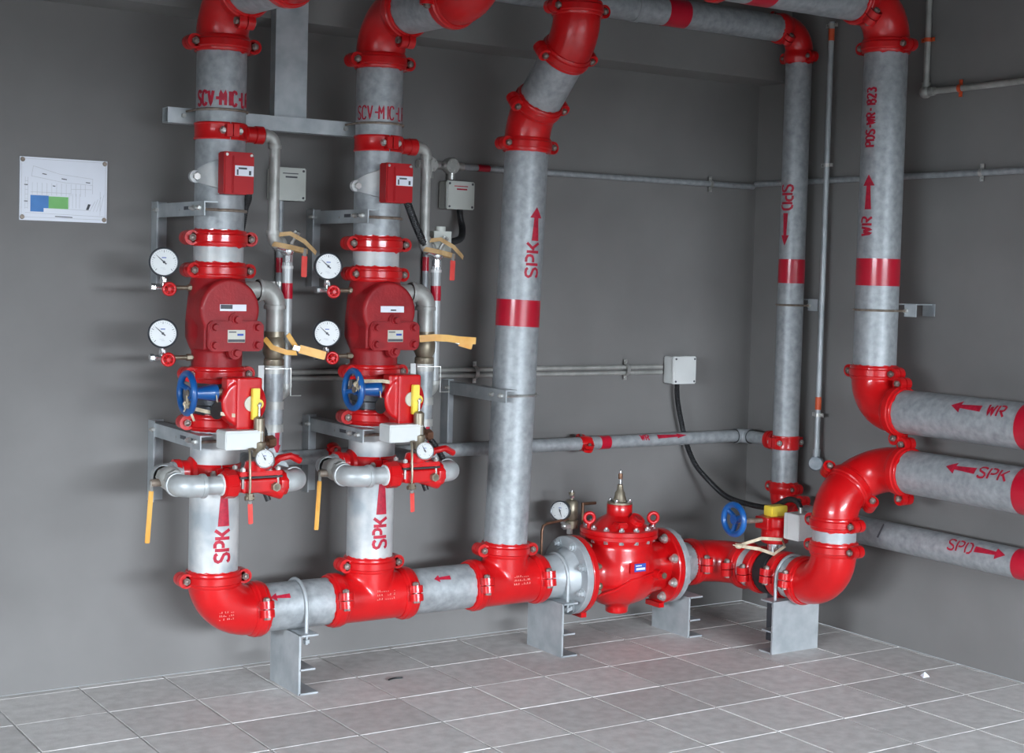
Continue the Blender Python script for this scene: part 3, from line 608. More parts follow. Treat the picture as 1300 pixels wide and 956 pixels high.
    part('fitting_body', MB().cyl((rx+.015, yf, zc_+.125), (x0+.12, yf+.03, zc_+.132), .011, n=14).hexnut((x0+.10, yf+.024, zc_+.131), V((.9,.3,.05)), .022, .03).cyl((x0+.085, yf+.02, zc_+.13), (x0+.085, yf+.02, zc_+.085), .010, n=12), 'copper', pt)
    if bold: spiral_hose('black bent hose behind the small gauge '+w, [(rx+.01, yf+.02, zc_+.185), (x0+.06, yf+.02, zc_+.195), (x0+.085, yf+.03, zc_+.165), (x0+.09, yf+.04, zc_+.12)], .009)
    else: spiral_hose('black spiral hose sloping behind the small gauge '+w, [(rx+.03, yf+.05, zc_+.20), (x0+.09, yf+.05, zc_+.16), (x0+.15, yf+.05, zc_+.09), (x0+.185, yf+.05, zc_+.04)], .011)
    xe = x0+.205
    pipe('pale nipple on the outlet of the trim valve '+w, V((x0+.14, yf, zc_)), V((xe-.035, yf, zc_)), R2*1.02, 'galv_pale')
    pipe_fitting_elbow('grey elbow returning the trim line to the wall '+w, V((xe, yf, zc_)), -XP, YP, R2*1.08, .066, 'iron_light')
    pipe('trim return pipe running back to the drain drop '+w, V((xe, yf+.05, zc_)), V((xe, y0-.045, zc_)), R2, 'galv')
    # --- main drain drop beside the check valve
    xd = x0+.212
    pipe('short nipple from the check valve into the drain elbow '+w, ax(1.412, .08), ax(1.412, .17), R2, 'iron')
    pipe_fitting_elbow('grey elbow at the head of the drain drop '+w, V((xd, y0, 1.412)), -XP, -ZP, R2*1.05, .066, 'iron')
    pipe('upper drain drop pipe beside the check valve '+w, V((xd, y0, 1.24)), V((xd, y0, 1.36)), R2, 'iron')
    t = thing('drain_ball_valve', 'iron ball valve with orange lever on drain drop '+short, 'valve', (xd, y0, 1.20))
    part('valve_body', MB().lathe([(.033, 1.145), (.036, 1.15), (.036, 1.17), (.031, 1.175), (.040, 1.195), (.040, 1.225), (.031, 1.245), (.036, 1.25), (.036, 1.268)], Matrix.Translation((xd, y0, 0)), 22), 'brass', t)
    if bold:
        lever(t, (xd+.05, y0-.05, 1.215), (xd+.165, y0-.07, 1.185), .030, 'handle', bare=.18)
        strap_loop(t, [(xd-.05, y0-.03, 1.245), (xd-.03, y0-.05, 1.215), (xd+.02, y0-.056, 1.198), (xd+.06, y0-.055, 1.195), (xd+.065, y0-.04, 1.215), (xd+.03, y0-.045, 1.26)], .018, mat='handle')
    else:
        lever(t, (xd+.10, y0-.06, 1.235), (xd+.165, y0-.07, 1.218), .030, 'handle', bare=.2)
        strap_loop(t, [(xd-.045, y0-.04, 1.243), (xd+.01, y0-.056, 1.248), (xd+.06, y0-.06, 1.246), (xd+.11, y0-.064, 1.240), (xd+.18, y0-.07, 1.236)], .026, mat='handle')
    dp = pipe('lower drain drop pipe with red down arrow '+w, V((xd, y0, .83)), V((xd, y0, 1.15)), .0335, 'galv')
    for zz in (1.135, 1.01, .93): part('pipe_collar', MB().cyl((xd, y0, zz-.014), (xd, y0, zz+.014), .0375, n=28), 'iron', dp)
    arrow(dp, .10, .018, Wrap(V((xd, y0, .89)), ZP, (.1, -1, 0), .0335, '-a'), hw=1.8)
    tg = thing('instruction_card', 'white plastic card hung behind drain drop '+w, 'card', (xd-.05, y0-.01, 1.06)); part('card', MB().box((xd-.052, y0-.01, 1.10), (.022, .003, .10)), 'white_plastic', tg)
    part('card_wire', MB().sweep([(xd-.045, y0-.03, 1.14), (xd+.045, y0-.045, 1.14), (xd+.045, y0-.045, 1.045), (xd+.085, y0-.045, 1.045)], .0025, 6), 'zinc', tg)
    t = thing('threaded_tee', 'grey tee at the foot of the drain drop '+w, 'pipe tee', (xd, y0, .785))
    part('tee_body', MB().cyl((xd, y0-.06, .785), (xd, y0+.06, .785), .034, n=24).cyl((xd, y0, .785), (xd, y0, .845), .034, n=24), 'galv', t)
    for q_ in (V((0,-.06,0)), V((0,.06,0)), V((0,0,.06))): part('collar', MB().cyl(V((xd, y0, .785))+q_*.8, V((xd, y0, .785))+q_*1.02, .0385, n=24), 'galv', t)
    pipe('drain link pipe running back to the wall header '+w, V((xd, y0+.05, .785)), V((xd, -.10, .785)), R2, 'galv')

WA = 'on riser nearest the wall plan'
WB = 'on valve riser beside banded riser'
valve_riser(-2.75, WA, 'nearest the wall plan', True)
valve_riser(-2.145, WB, 'beside the banded riser', False)

# ------------------------------------------------------------------ main line along the back wall
my, mz = MAIN_Y, MAIN_Z
def M_(x, dy=0, dz=0): return V((x, my+dy, mz+dz))
XA, XB, XC = -2.75, -2.145, -1.552
elbow('red elbow at the floor end of the main line', V((XA, my, mz)), ZP, XP, L=.150, mark=(V((XA+.02, my-.088, mz-.0)), (0,-1,0), R6))
def tee(label, x, br=.125):
    t = thing('pipe_tee', label, 'pipe tee', (x, my, mz)); L = .135
    mb = MB().cyl(M_(x-L), M_(x+L), R6*1.05, n=40).cyl(M_(x), M_(x, 0, br), R6*1.05, n=40); part('tee_body', mb, 'red', t, remesh=.006, smooth=8)
    for q, d in ((M_(x-L), -XP), (M_(x+L), XP), (M_(x, 0, br), ZP)): part('end_collar', MB().ring([(R6, -.022), (R6*1.085, -.020), (R6*1.085, 0), (R6, 0)], 0, 2*pi, frame(q, d), 40), 'red', t)
    castmarks(t, M_(x+.03, -.0885, .012), (0,-1,0), R6, 3, 9, .0085); return t
tee('red tee under the valve riser beside the banded riser', XB)
tee('red tee under the red-banded riser', XC)
ey = V((0, -1, .18))
for x, nm in ((XA+.158, 'joining the floor elbow to the main line'), (XB-.142, 'before the tee of the second valve riser'), (XB+.142, 'after the tee of the second valve riser'), (XC-.142, 'before the tee of the red-banded riser'), (XC+.142, 'between the banded riser tee and the control valve')):
    coupling('red coupling with vertical bolt '+nm, M_(x), XP, ey, w=.056)
p1 = pipe('main line pipe between floor elbow and second riser tee', M_(XA+.15), M_(XB-.14), R6)
arrow(p1, .075, .014, Wrap(M_(-2.527), XP, (0, -cos(radians(36)), sin(radians(36))), R6, '-a'), hw=2.2)
p2 = pipe('main line pipe between the two red tees', M_(XB+.14), M_(XC-.14), R6)
arrow(p2, .070, .014, Wrap(M_(-1.87), XP, (0, -cos(radians(40)), sin(radians(40))), R6, '-a'), hw=2.2)
def stand(label, c, along, w=.24, top=.21, group=None, r=R6):       # plate across the pipe with top, middle and foot flanges along the pipe
    c = V((c[0], c[1], 0)); a = V((*along, 0)).normalized(); s_ = ZP.cross(a); t = thing('pipe_stand', label, 'pipe support', c, group)
    M = Matrix((a, s_, ZP)).transposed().to_4x4(); M.translation = c
    part('web_plate', MB().box((0, 0, top/2), (.008, w, top), M), 'galv_plate', t)
    part('top_flange', MB().box((.035, 0, top-.003), (.070, w, .006), M), 'galv_plate', t)
    part('middle_flange', MB().box((.030, 0, top*.42), (.060, w, .006), M), 'galv_plate', t)
    part('foot_flange', MB().box((.036, 0, .003), (.072, w, .006), M), 'galv_plate', t); return t
stand('galvanised pipe stand under the main line near floor elbow', (-2.472, my), (1, 0), top=mz-R6)
ubolt('pale U-bolt strapping the main line near floor elbow', M_(-2.435), XP, -ZP, R6, .125, .0065, 'galv_plate')
stand('galvanised pipe stand before the control valve', (-1.352, my), (1, 0), top=mz-R6)
ubolt('pale U-bolt strapping the main line before control valve', M_(-1.312), XP, -ZP, R6, .125, .0065, 'galv_plate')
stand('galvanised stand under the control valve outlet flange', (-.697, my+.02), (1, 0), top=mz-.125)
# ------------------------------------------------------------------ control valve
def flange(label, x, th, mat, dirn, neck):
    t = thing('pipe_flange', label, 'flange', M_(x)); part('flange_disc', MB().lathe([(.154, 0), (.1555, .002), (.1555, th-.002), (.154, th)], frame(M_(x), XP), 48), mat, t, sharp=30)
    part('raised_face', MB().lathe([(.106, th if dirn < 0 else -.003), (.106, th+.003 if dirn < 0 else 0)], frame(M_(x), XP), 40), 'paper', t)
    q = M_(x) if dirn < 0 else M_(x+th); part('hub', MB().lathe([(.112, 0), (.100, .022), (R6*1.02, .045), (R6, neck)], frame(q, XP*dirn), 40), mat, t)
    for k in range(8):
        a = 2*pi*(k+.5)/8; c_ = q+V((0, cos(a)*.131, sin(a)*.131)); part('flange_bolt', MB().cyl(c_, c_+XP*dirn*.004, .019, n=18).cyl(c_, c_+XP*dirn*.016, .0145, n=6).cyl(c_, c_+XP*dirn*.024, .008, n=10), mat if mat != 'red' else 'zinc', t)
    return t
flange('grey steel flange on the inlet of the control valve', -1.262, .030, 'galv_plate', -1, .14)
flange('grey steel flange on the outlet of the control valve', -.768, .026, 'galv', 1, .14)
cx = -1.0; t = thing('control_valve', 'large red flanged control valve with bolted round bonnet', 'valve', M_(cx, 0, -.16))
part('inlet_flange', MB().lathe([(.151, 0), (.1555, .004), (.1555, .024), (.151, .028)], frame(M_(-1.230), XP), 48), 'red', t)
part('outlet_flange', MB().lathe([(.151, 0), (.1555, .004), (.1555, .026), (.151, .030)], frame(M_(-.798), XP), 48), 'red', t)
mb = MB().lathe([(.085, -.20), (.095, -.14), (.135, -.08), (.150, 0), (.138, .08), (.112, .14), (.10, .215)], frame(M_(cx, 0, 0), XP), 44)
mb.lathe([(.115, -.06), (.145, .0), (.150, .05), (.135, .115), (.150, .14)], frame(M_(cx, 0, 0), ZP), 44)
mb.cyl(M_(cx, 0, -.14), M_(cx, 0, -.175), .047, n=28)
part('valve_body', mb, 'red', t, remesh=.006, smooth=8)
part('body_rib', MB().sweep([M_(cx-.165, -.09, -.075), M_(cx-.10, -.128, -.05), M_(cx-.04, -.142, -.015), M_(cx+.05, -.150, .002), M_(cx+.11, -.132, .008)], .006, 8), 'red', t)
for fx_, s_ in ((-1.202, 1), (-.798, -1)):
    fo = part('flange_foot', MB().box(M_(fx_+.004*s_, 0, -.158), (.026, .09, .02)), 'red', t)
for k in range(8):
    a = 2*pi*(k+.5)/8
    for fx_, s_ in ((-1.202, 1), (-.798, -1)):
        c_ = V((fx_, my+cos(a)*.130, mz+sin(a)*.130)); part('flange_nut', MB().cyl(c_, c_+XP*s_*.004, .020, n=18).cyl(c_, c_+XP*s_*.017, .0150, n=6).cyl(c_, c_+XP*s_*.026, .0085, n=10), 'zinc' if s_ < 0 else 'brass', t)
bz = mz+.137
Mb = frame(V((cx, my, 0)), ZP)
part('bonnet_flange', MB().lathe([(.150, bz), (.159, bz+.003), (.159, bz+.017), (.155, bz+.019), (.155, bz+.021), (.159, bz+.023), (.159, bz+.037), (.154, bz+.040)], Mb, 56), 'red', t)
bn = part('bonnet', MB().lathe([(.130, bz+.038), (.118, bz+.048), (.075, bz+.078), (.056, bz+.088), (.052, bz+.092), (.052, bz+.132), (.046, bz+.136)], Mb, 44), 'red', t, sharp=50)
part('vent_boss', MB().cyl((cx+.018, my-.062, bz+.046), (cx+.026, my-.092, bz+.086), .034, .030, n=24), 'red', bn)
part('vent_plug', MB().cyl((cx+.026, my-.092, bz+.085), (cx+.027, my-.0945, bz+.089), .017, n=6), 'red_dull', bn)
part('bonnet_rib', MB().box((cx-.055, my-.080, bz+.056), (.05, .05, .034)), 'red', bn, bevel=.006)
for k in range(14):
    a = 2*pi*k/14+.1; c_ = V((cx+cos(a)*.138, my+sin(a)*.138, bz+.038)); part('bonnet_bolt', MB().cyl(c_, c_+ZP*.012, .0125, n=6).cyl(c_-ZP*.050, c_+ZP*.018, .007, n=10).cyl(c_-ZP*.050, c_-ZP*.038, .0115, n=6), 'chrome', t)
for a in (radians(172), radians(322)):
    c_ = V((cx+cos(a)*.138, my+sin(a)*.138, bz+.070)); part('lifting_eye', MB().torus(.020, .0075, frame(c_+ZP*.012, (-.35, -.93, 0)), 24, 10).cyl(c_-ZP*.030, c_-ZP*.008, .009, n=14), 'red', t)
st_ = part('stem_housing', MB().lathe([(.050, bz+.134), (.050, bz+.142), (.030, bz+.144), (.022, bz+.165), (.020, bz+.180), (.014, bz+.188), (.011, bz+.212), (.006, bz+.215)], Mb, 28), 'brass', t, sharp=50)
part('stem', MB().lathe([(.0055, bz+.21), (.0055, bz+.234), (.0085, bz+.236), (.0085, bz+.258), (.005, bz+.260), (.005, bz+.268), (.002, bz+.275)], Mb, 14), 'chrome', st_)
part('stem_cap', MB().lathe([(.0087, bz+.235), (.0092, bz+.237), (.0092, bz+.256), (.0087, bz+.258)], Mb, 14), 'copper', st_)
for k in range(4):
    a = 2*pi*k/4+.6; c_ = V((cx+cos(a)*.040, my+sin(a)*.040, bz+.142)); part('housing_bolt', MB().cyl(c_, c_+ZP*.008, .0085, n=6).sphere(c_+ZP*.009, .006, 8), 'chrome', st_)
np_ = part('name_plate', MB().box((cx-.003, my-.150, mz+.035), (.056, .003, .032)), 'ink_blue', t)
part('plate_print', MB().box((cx-.011, my-.1518, mz+.043), (.030, .0008, .004)).box((cx-.001, my-.1518, mz+.030), (.044, .0008, .009)), 'paper', np_)
part('plate_frame', MB().box((cx-.003, my-.1465, mz+.035), (.095, .006, .046)), 'red', t, bevel=.002)
part('side_plug', MB().cyl(M_(cx+.085, -.12, -.002), M_(cx+.095, -.158, -.002), .020, n=20).hexnut(M_(cx+.098, -.165, -.002), (.2,-1,0), .014, .018), 'red', t)
part('plug_nut', MB().hexnut(M_(cx+.1, -.172, -.002), (.2,-1,0), .013, .016), 'brass', t)
part('inlet_plug', MB().cyl(M_(cx-.165, -.06, -.03), M_(cx-.175, -.115, -.03), .012, n=14).sphere(M_(cx-.176, -.118, -.03), .014, 10, (1,.6,1)), 'brass', t)
# pilot assembly behind the valve
pv = V((-1.13, my+.155, bz+.05)); t = thing('pilot_valve', 'dark brass pilot valve with spring cap behind control valve', 'valve', pv)
part('pilot_body', MB().lathe([(.020, -.035), (.030, -.03), (.030, 0), (.022, .005), (.027, .012), (.027, .075), (.020, .084), (.008, .086), (.008, .105), (.012, .108), (.012, .118)], Matrix.Translation(pv), 20), 'brass', t)
part('pilot_screw', MB().cyl(pv+ZP*.086, pv+ZP*.125, .0055, n=10).hexnut(pv+ZP*.098, ZP, .011, .01), 'chrome', t)
part('pilot_fittings', MB().hexnut(pv+V((-.03,-.012,-.02)), XP, .014, .03).hexnut(pv+V((-.02,-.02,-.04)), ZP, .013, .02).sphere(pv+V((-.045,-.015,-.018)), .013, 10), 'zinc', t)
gauge('gauge standing behind the control valve bonnet', pv+V((-.062, -.008, .045)), (-.75, -.62, .1), .040, (.3, .1, -1), .02, 200)
t = thing('pilot_tube', 'thin brown copper tube looping behind the inlet flange', 'tube', (-1.275, my+.1, mz+.09))
part('tube', MB().sweep([(-1.312, my+.10, mz+.05), (-1.312, my+.10, mz+.165), (-1.305, my+.102, mz+.185), (-1.285, my+.105, mz+.192), (-1.14, my+.15, mz+.196)], .0055, 10), 'copper', t)
t = thing('sensing_tube', 'upright copper sensing tube behind bonnet', 'tube', (-1.02, my+.16, mz+.12)); part('tube', MB().cyl((-1.065, my+.165, mz+.12), (-1.065, my+.165, bz+.118), .0065, n=10).cyl((-1.065, my+.165, bz+.113), (-1.0, my+.165, bz+.113), .0065, n=10), 'copper', t)
# ------------------------------------------------------------------ red-banded riser
a3, b3 = V((XC, my, .415)), V((-1.500, my, 1.985)); ax3 = (b3-a3).normalized()
def R3(z): return a3.lerp(b3, (z-a3.z)/(b3.z-a3.z))
rp = pipe('tall galvanised riser with red band and SPK arrow', a3, b3, R6)
band(rp, R3(1.340), ax3, R6, .102)
arrow(rp, .128, .026, Wrap(R3(1.682), ax3, (.06, -1, 0), R6, '+a'), hw=2.1); stencil(rp, 'SPK', .053, .0105, Wrap(R3(1.545), ax3, (-.03, -1, 0), R6, '+a'), sp=1.05)
coupling('red coupling at the foot of the red-banded riser', R3(.424), ax3, V((1, -.08, 0)))
coupling('red coupling at the top of the red-banded riser', b3, ax3, V((1, .03, 0)))
K0 = V((-1.498, my, 2.075)); K1 = K0+V((.004, -.30, .30)); dk = (K1-K0).normalized()
elbow('lower red offset elbow on top of red-banded riser', K0, -ax3, dk, L=.088)
coupling('red coupling at the lower end of the slanting pipe', K0+dk*.092, dk, V((1, 0, 0)))
pipe('short slanting galvanised pipe above the red-banded riser', K0+dk*.09, K1-dk*.09, R6)
coupling('red coupling at the upper end of the slanting pipe', K1-dk*.09, dk, V((1, 0, 0)))
elbow('upper red offset elbow above the slanting pipe', K1, -dk, ZP, L=.088)
coupling('red coupling above the upper offset elbow', K1+ZP*.092, ZP, V((1, 0, 0)))
pipe('steel pipe rising to the ceiling above offset elbows', K1+ZP*.092, V((K1.x, K1.y, H)), R6)
t = thing('wall_bracket', 'galvanised angle bracket holding the red-banded riser', 'wall bracket', (-1.635, 0, .80)); zb = 1.03; xb = -1.645
part('wall_leg', angle_bar(MB(), (xb-.0055, -.001, .80), (xb-.0055, -.001, zb+.03), .055, .005, (1, 0, 0), (0, -1, 0)), 'galv_plate', t)
part('arm', angle_bar(MB(), (xb, 0, zb+.022), (xb, my-.12, zb+.022), .048, .005, (0, 0, -1), (1, 0, 0)), 'galv_plate', t)
for yy in (-.05, -.38, -.445): part('slot_bolt', MB().cyl((xb+.002, yy, zb), (xb-.012, yy, zb), .009, n=6).cyl((xb-.012, yy, zb), (xb-.020, yy, zb), .005, n=8), 'zinc', t)
xr3 = R3(zb).x; part('u_rod', MB().sweep([(xb, my-.10, zb-.004), (xr3-.05, my-.092, zb-.004)]+[(xr3+.09*sin(a), my-.09*cos(a), zb-.004) for a in [-.4+k*(pi+.6)/18 for k in range(19)]]+[(xb, my+.09, zb-.004)], .005, 8), 'zinc', t)
# ------------------------------------------------------------------ branch turning out to the right wall (SPK)
xs_ = -.45
coupling('red coupling after the control valve outlet', M_(-.615), XP, V((0, -1, .05)))
elbow('red elbow turning the main line out from the wall', V((xs_, my, mz)), -XP, -YP, L=.16)
coupling('red coupling after the elbow behind the butterfly valve', V((xs_, my-.165, mz)), YP, V((1, 0, .05)))
pipe('pale pipe spool before the corner butterfly valve', V((xs_, my-.165, mz)), V((xs_, -.61, mz)), R6, 'galv_pale')
coupling('wall-side red coupling of the corner butterfly valve', V((xs_, -.612, mz)), YP, V((1, 0, .08)), w=.056)
coupling('elbow-side red coupling of the corner butterfly valve', V((xs_, -.748, mz)), YP, V((1, 0, -.08)), w=.056)
pipe('pale pipe spool after the corner butterfly valve', V((xs_, -.755, mz)), V((xs_, -.86, mz)), R6, 'galv_pale')
t = thing('butterfly_valve', 'black butterfly valve with blue handwheel in the room corner', 'valve', (xs_, -.68, mz-.09)); vy = -.68
part('valve_body', MB().lathe([(.083, -.062), (.083, -.03), (.090, -.025), (.090, .025), (.083, .03), (.083, .062)], frame((xs_, vy, mz), YP), 40), 'black', t)
part('stem_neck', MB().cyl((xs_, vy, mz+.07), (xs_, vy, mz+.14), .030, n=20).cyl((xs_, vy, mz+.135), (xs_, vy, mz+.148), .05, n=20), 'chrome', t)
gz = mz+.148
part('gearbox', MB().lathe([(.050, -.025), (.056, -.02), (.056, .04), (.064, .045), (.064, .078), (.055, .088)], frame((xs_, vy, gz), ZP), 32).box((xs_-.035, vy, gz+.062), (.085, .075, .05)), 'red', t, remesh=.004, smooth=3)
part('indicator', MB().box((xs_, vy, gz+.108), (.088, .05, .042)), 'yellow', t, bevel=.003)
part('shaft', MB().cyl((xs_-.07, vy, gz+.072), (xs_-.225, vy, gz+.078), .010, n=14), 'rust_rod', t)
wheel(t, (xs_-.225, vy, gz+.086), (1, 0, 0), .072, 'blue', rim=.0125, spokes=3, hub=.02, dish=.012, a0=1.2)
strap_loop(t, [(xs_-.24, vy-.03, gz-.01), (xs_-.2, vy-.03, gz-.02), (xs_-.12, vy-.04, gz-.035), (xs_-.05, vy-.05, gz-.06), (xs_+.0, vy-.06, gz-.03), (xs_-.02, vy-.065, gz+.0), (xs_-.12, vy-.05, gz+.01), (xs_-.2, vy-.02, gz-.015)], .013, 'tie_twine', 'twine')
part('twine_knot', MB().sphere((xs_-.225, vy-.035, gz-.015), .014, 10, (1.3, 1, .8)).sweep([(xs_-.225, vy-.035, gz-.015), (xs_-.27, vy-.05, gz-.005)], [.006, .002], 6), 'twine', t)
part('support_leg', MB().box((xs_-.005, vy, mz-.18), (.022, .03, .2)), 'black_metal', t)
bxc = V((xs_+.020, vy-.125, gz+.062)); sb = part('switch_box', MB().box(bxc, (.105, .085, .105)), 'white_plastic', t, bevel=.003); part('box_seam', MB().box(bxc+V((0,.02,0)), (.107, .002, .107)), 'grey_plastic', sb); part('cable_gland', MB().cyl(bxc+ZP*.05, bxc+ZP*.075, .010, n=14), 'zinc', sb)
part('switch_link', MB().box((xs_+.02, vy-.07, gz+.03), (.05, .05, .03)), 'black', t)
yA = -1.013
coupling('red coupling between pale spool and rising elbow', V((xs_, yA+.158, mz)), YP, V((1, 0, -.1)))
elbow('red elbow rising from the corner branch by right wall', V((xs_, yA, mz)), YP, ZP, L=.155)
coupling('lower red coupling on the rising branch', V((xs_, yA, mz+.158)), ZP, V((.06, -1, 0)))
pipe('short grey spool between two red couplings on rising branch', V((xs_, yA, mz+.15)), V((xs_, yA, mz+.26)), R6, 'galv_pale')
coupling('upper red coupling on the rising branch', V((xs_, yA, mz+.258)), ZP, V((.06, -1, 0)))
SX, SZ = -.27, .768
Cq = V((SX, yA, SZ)); Bq = V((xs_, yA, mz+.258+.085)); dq = (Cq-Bq).normalized()
elbow('red half elbow leaning to the right wall', Bq, -ZP, dq, L=.085)
coupling('red slanted coupling between the two leaning elbows', Bq+dq*.088, dq, V((.6, -.8, -.6)))
elbow('red elbow feeding the horizontal SPK pipe', Cq, -dq, -YP, L=.160)
coupling('red coupling at the start of the horizontal SPK pipe', V((SX, yA-.185, SZ)), YP, V((.0, 0, 1)))
sp = pipe('horizontal galvanised pipe lettered SPK on right wall', V((SX, yA-.155, SZ)), V((SX, -5.0, SZ)), R6)
def hz(pp, x, z, y_text, text, y_arrow, L, R, up, to, h=.046, t_=.0085, sp_=1.0, hw=2.3, aw=.022):
    n = (-cos(radians(up)), 0, sin(radians(up)))
    stencil(pp, text, h, t_, Wrap(V((x, y_text, z)), -YP, n, R, '+a'), sp=sp_); arrow(pp, L, aw, Wrap(V((x, y_arrow, z)), -YP, n, R, to), hw=hw)
hz(sp, SX, SZ, -1.665, 'SPK', -1.52, .135, R6, 40, '-a', sp_=1.15); band(sp, V((SX, -1.815, SZ)), YP, R6, .11)
stand('galvanised stand under the corner branch', (xs_, -.815), (0, 1), w=.25, top=mz-R6)
ubolt('pale U-bolt strapping the corner branch', V((xs_, -.79, mz)), YP, -ZP, R6, .12, .0065, 'galv_plate')
# ------------------------------------------------------------------ WR riser and pipes
WX, WY, WZ = -.27, -1.02, .998
elbow('red elbow at the foot of the riser lettered WR', V((WX, WY, WZ)), ZP, -YP, L=.138)
coupling('red coupling on the foot elbow of riser lettered WR', V((WX, WY, WZ+.142)), ZP, V((.06, -1, 0)))
coupling('red coupling between WR foot elbow and horizontal pipe', V((WX, WY-.142, WZ)), YP, V((.05, 0, 1)))
wp = pipe('horizontal galvanised pipe lettered WR on right wall', V((WX, WY-.135, WZ)), V((WX, -5.0, WZ)), R6)
hz(wp, WX, WZ, -1.67, 'WR', -1.535, .135, R6, 38, '-a', sp_=1.05); band(wp, V((WX, -1.815, WZ)), YP, R6, .11)
wrz = 2.415
wv = pipe('tall galvanised riser lettered PDS-WR by the right wall', V((WX, WY, WZ+.135)), V((WX, WY, wrz)), R6)
band(wv, V((WX, WY, 1.534)), ZP, R6, .106)
nW = (-1, .02, 0)
stencil(wv, 'WR', .048, .0095, Wrap(V((WX, WY, 1.712)), ZP, (-1, -.1, 0), R6, '+a'), sp=.95); arrow(wv, .135, .024, Wrap(V((WX, WY, 1.845)), ZP, (-1, -.15, 0), R6, '+a'), hw=2.2)
stencil(wv, 'PDS-WR- B23', .040, .0088, Wrap(V((WX, WY, 2.135)), ZP, (-1, -.12, 0), R6, '+a'), sp=.67)
coupling('red coupling at the top of the riser lettered PDS-WR', V((WX, WY, wrz)), ZP, V((.06, -1, 0)))
wt = wrz+.165
elbow('red elbow at the top of the riser lettered PDS-WR', V((WX, WY, wt)), -ZP, -XP, L=.16)
coupling('red coupling on the overhead pipe of the PDS-WR riser', V((WX-.162, WY, wt)), XP, V((0, 1, 1)))
wo = pipe('large overhead pipe running from the PDS-WR riser', V((WX-.16, WY, wt)), V((-1.15, WY, wt)), R6)
band(wo, V((-.95, WY, wt)), XP, R6, .11)
coupling('red coupling at the far end of the large overhead pipe', V((-1.15, WY, wt)), XP, V((0, 1, .2)))
elbow('red elbow lifting the large overhead pipe to the ceiling', V((-1.31, WY, wt)), XP, ZP, L=.16)
pipe('steel pipe from large overhead pipe into the ceiling', V((-1.31, WY, wt+.15)), V((-1.31, WY, H)), R6)
def wall_clip(label, px, py, z, R):
    t = thing('wall_bracket', label, 'wall bracket', (0, py, z-.03)); y1 = py-R-.035
    part('clip_plate', MB().box((px+R*.55+.028, y1+.012, z), (.006, .058, .05)), 'galv_plate', t)
    part('clip_arm', MB().box(((px+R*.55+.028)/2, py-R*.2, z+.022), (-(px+R*.55+.028), .06, .005)), 'galv_plate', t)
    part('wall_plate', MB().box((-.003, py-.03, z), (.006, .06, .05)), 'galv_plate', t)
    part('u_rod', MB().sweep([(px+R*.55+.035, py-R-.005, z-.003)]+[(px-(R+.005)*sin(a), py-(R+.005)*cos(a), z-.003) for a in [k*pi/18 for k in range(19)]]+[(px+R*.55+.035, py+R+.005, z-.003)], .0045, 8), 'rust_rod', t)
    part('nut', MB().hexnut((px+R*.55+.020, py-R-.005, z-.003), XP, .010, .009), 'zinc', t); return t
wall_clip('small wall bracket holding the riser lettered PDS-WR', WX, WY, 1.388, R6)
# ------------------------------------------------------------------ SPD riser and pipes
DX, DY, DZ = -.118, -.375, .472
dv = pipe('slim galvanised riser lettered SPD near the room corner', V((DX, DY, .58)), V((DX, DY, 2.455)), R4)
band(dv, V((DX, DY, 1.532)), ZP, R4, .104)
stencil(dv, 'SPD', .056, .0105, Wrap(V((DX, DY, 1.85)), ZP, (-.977, -.211, 0), R4, '-a'), sp=.80); arrow(dv, .14, .020, Wrap(V((DX, DY, 1.712)), ZP, (-.985, -.17, 0), R4, '-a'), hw=2.0)
wall_clip('small wall bracket holding the riser lettered SPD', DX, DY, 1.388, R4)
coupling('red coupling at the top of the riser lettered SPD', V((DX, DY, 2.455)), ZP, V((.06, -1, 0)), R4, .05)
dt = 2.455+.112
elbow('red elbow at the top of the riser lettered SPD', V((DX, DY, dt)), -ZP, -XP, R4, .108)
coupling('red coupling on the overhead pipe of the SPD riser', V((DX-.112, DY, dt)), XP, V((0, 1, 1)), R4, .05)
do = pipe('slim overhead pipe running from the SPD riser', V((DX-.11, DY, dt)), V((-1.95, DY, dt)), R4); band(do, V((-.82, DY, dt)), XP, R4, .11)
part('pipe_joint', MB().cyl((-1.03, DY, dt), (-1.0, DY, dt), R4*1.05, n=36), 'galv', do)
coupling('red coupling at the foot of the riser lettered SPD', V((DX, DY, .585)), ZP, V((.06, -1, 0)), R4, .05)
elbow('red elbow at the foot of the riser lettered SPD', V((DX, DY, DZ)), ZP, -YP, R4, .108)
coupling('red coupling at the start of the horizontal SPD pipe', V((DX, DY-.112, DZ)), YP, V((.1, 0, 1)), R4, .05)
dh = pipe('horizontal galvanised pipe lettered SPD on right wall', V((DX, DY-.11, DZ)), V((DX, -5.0, DZ)), R4)
hz(dh, DX, DZ, -1.392, 'SPD', -1.53, .14, R4, 32, '+a', h=.044, t_=.0075, sp_=1.1, aw=.020); band(dh, V((DX, -1.68, DZ)), YP, R4, .10)
part('scuff', MB().prism([(-.006,-.03), (.003,-.032), (.008,.028), (.002,.03)], 0, .0008, frame(V((DX-R4*.9, -.99, DZ+R4*.45)), (-.9, 0, .45), (0, -1, 0))), 'ink', dh)
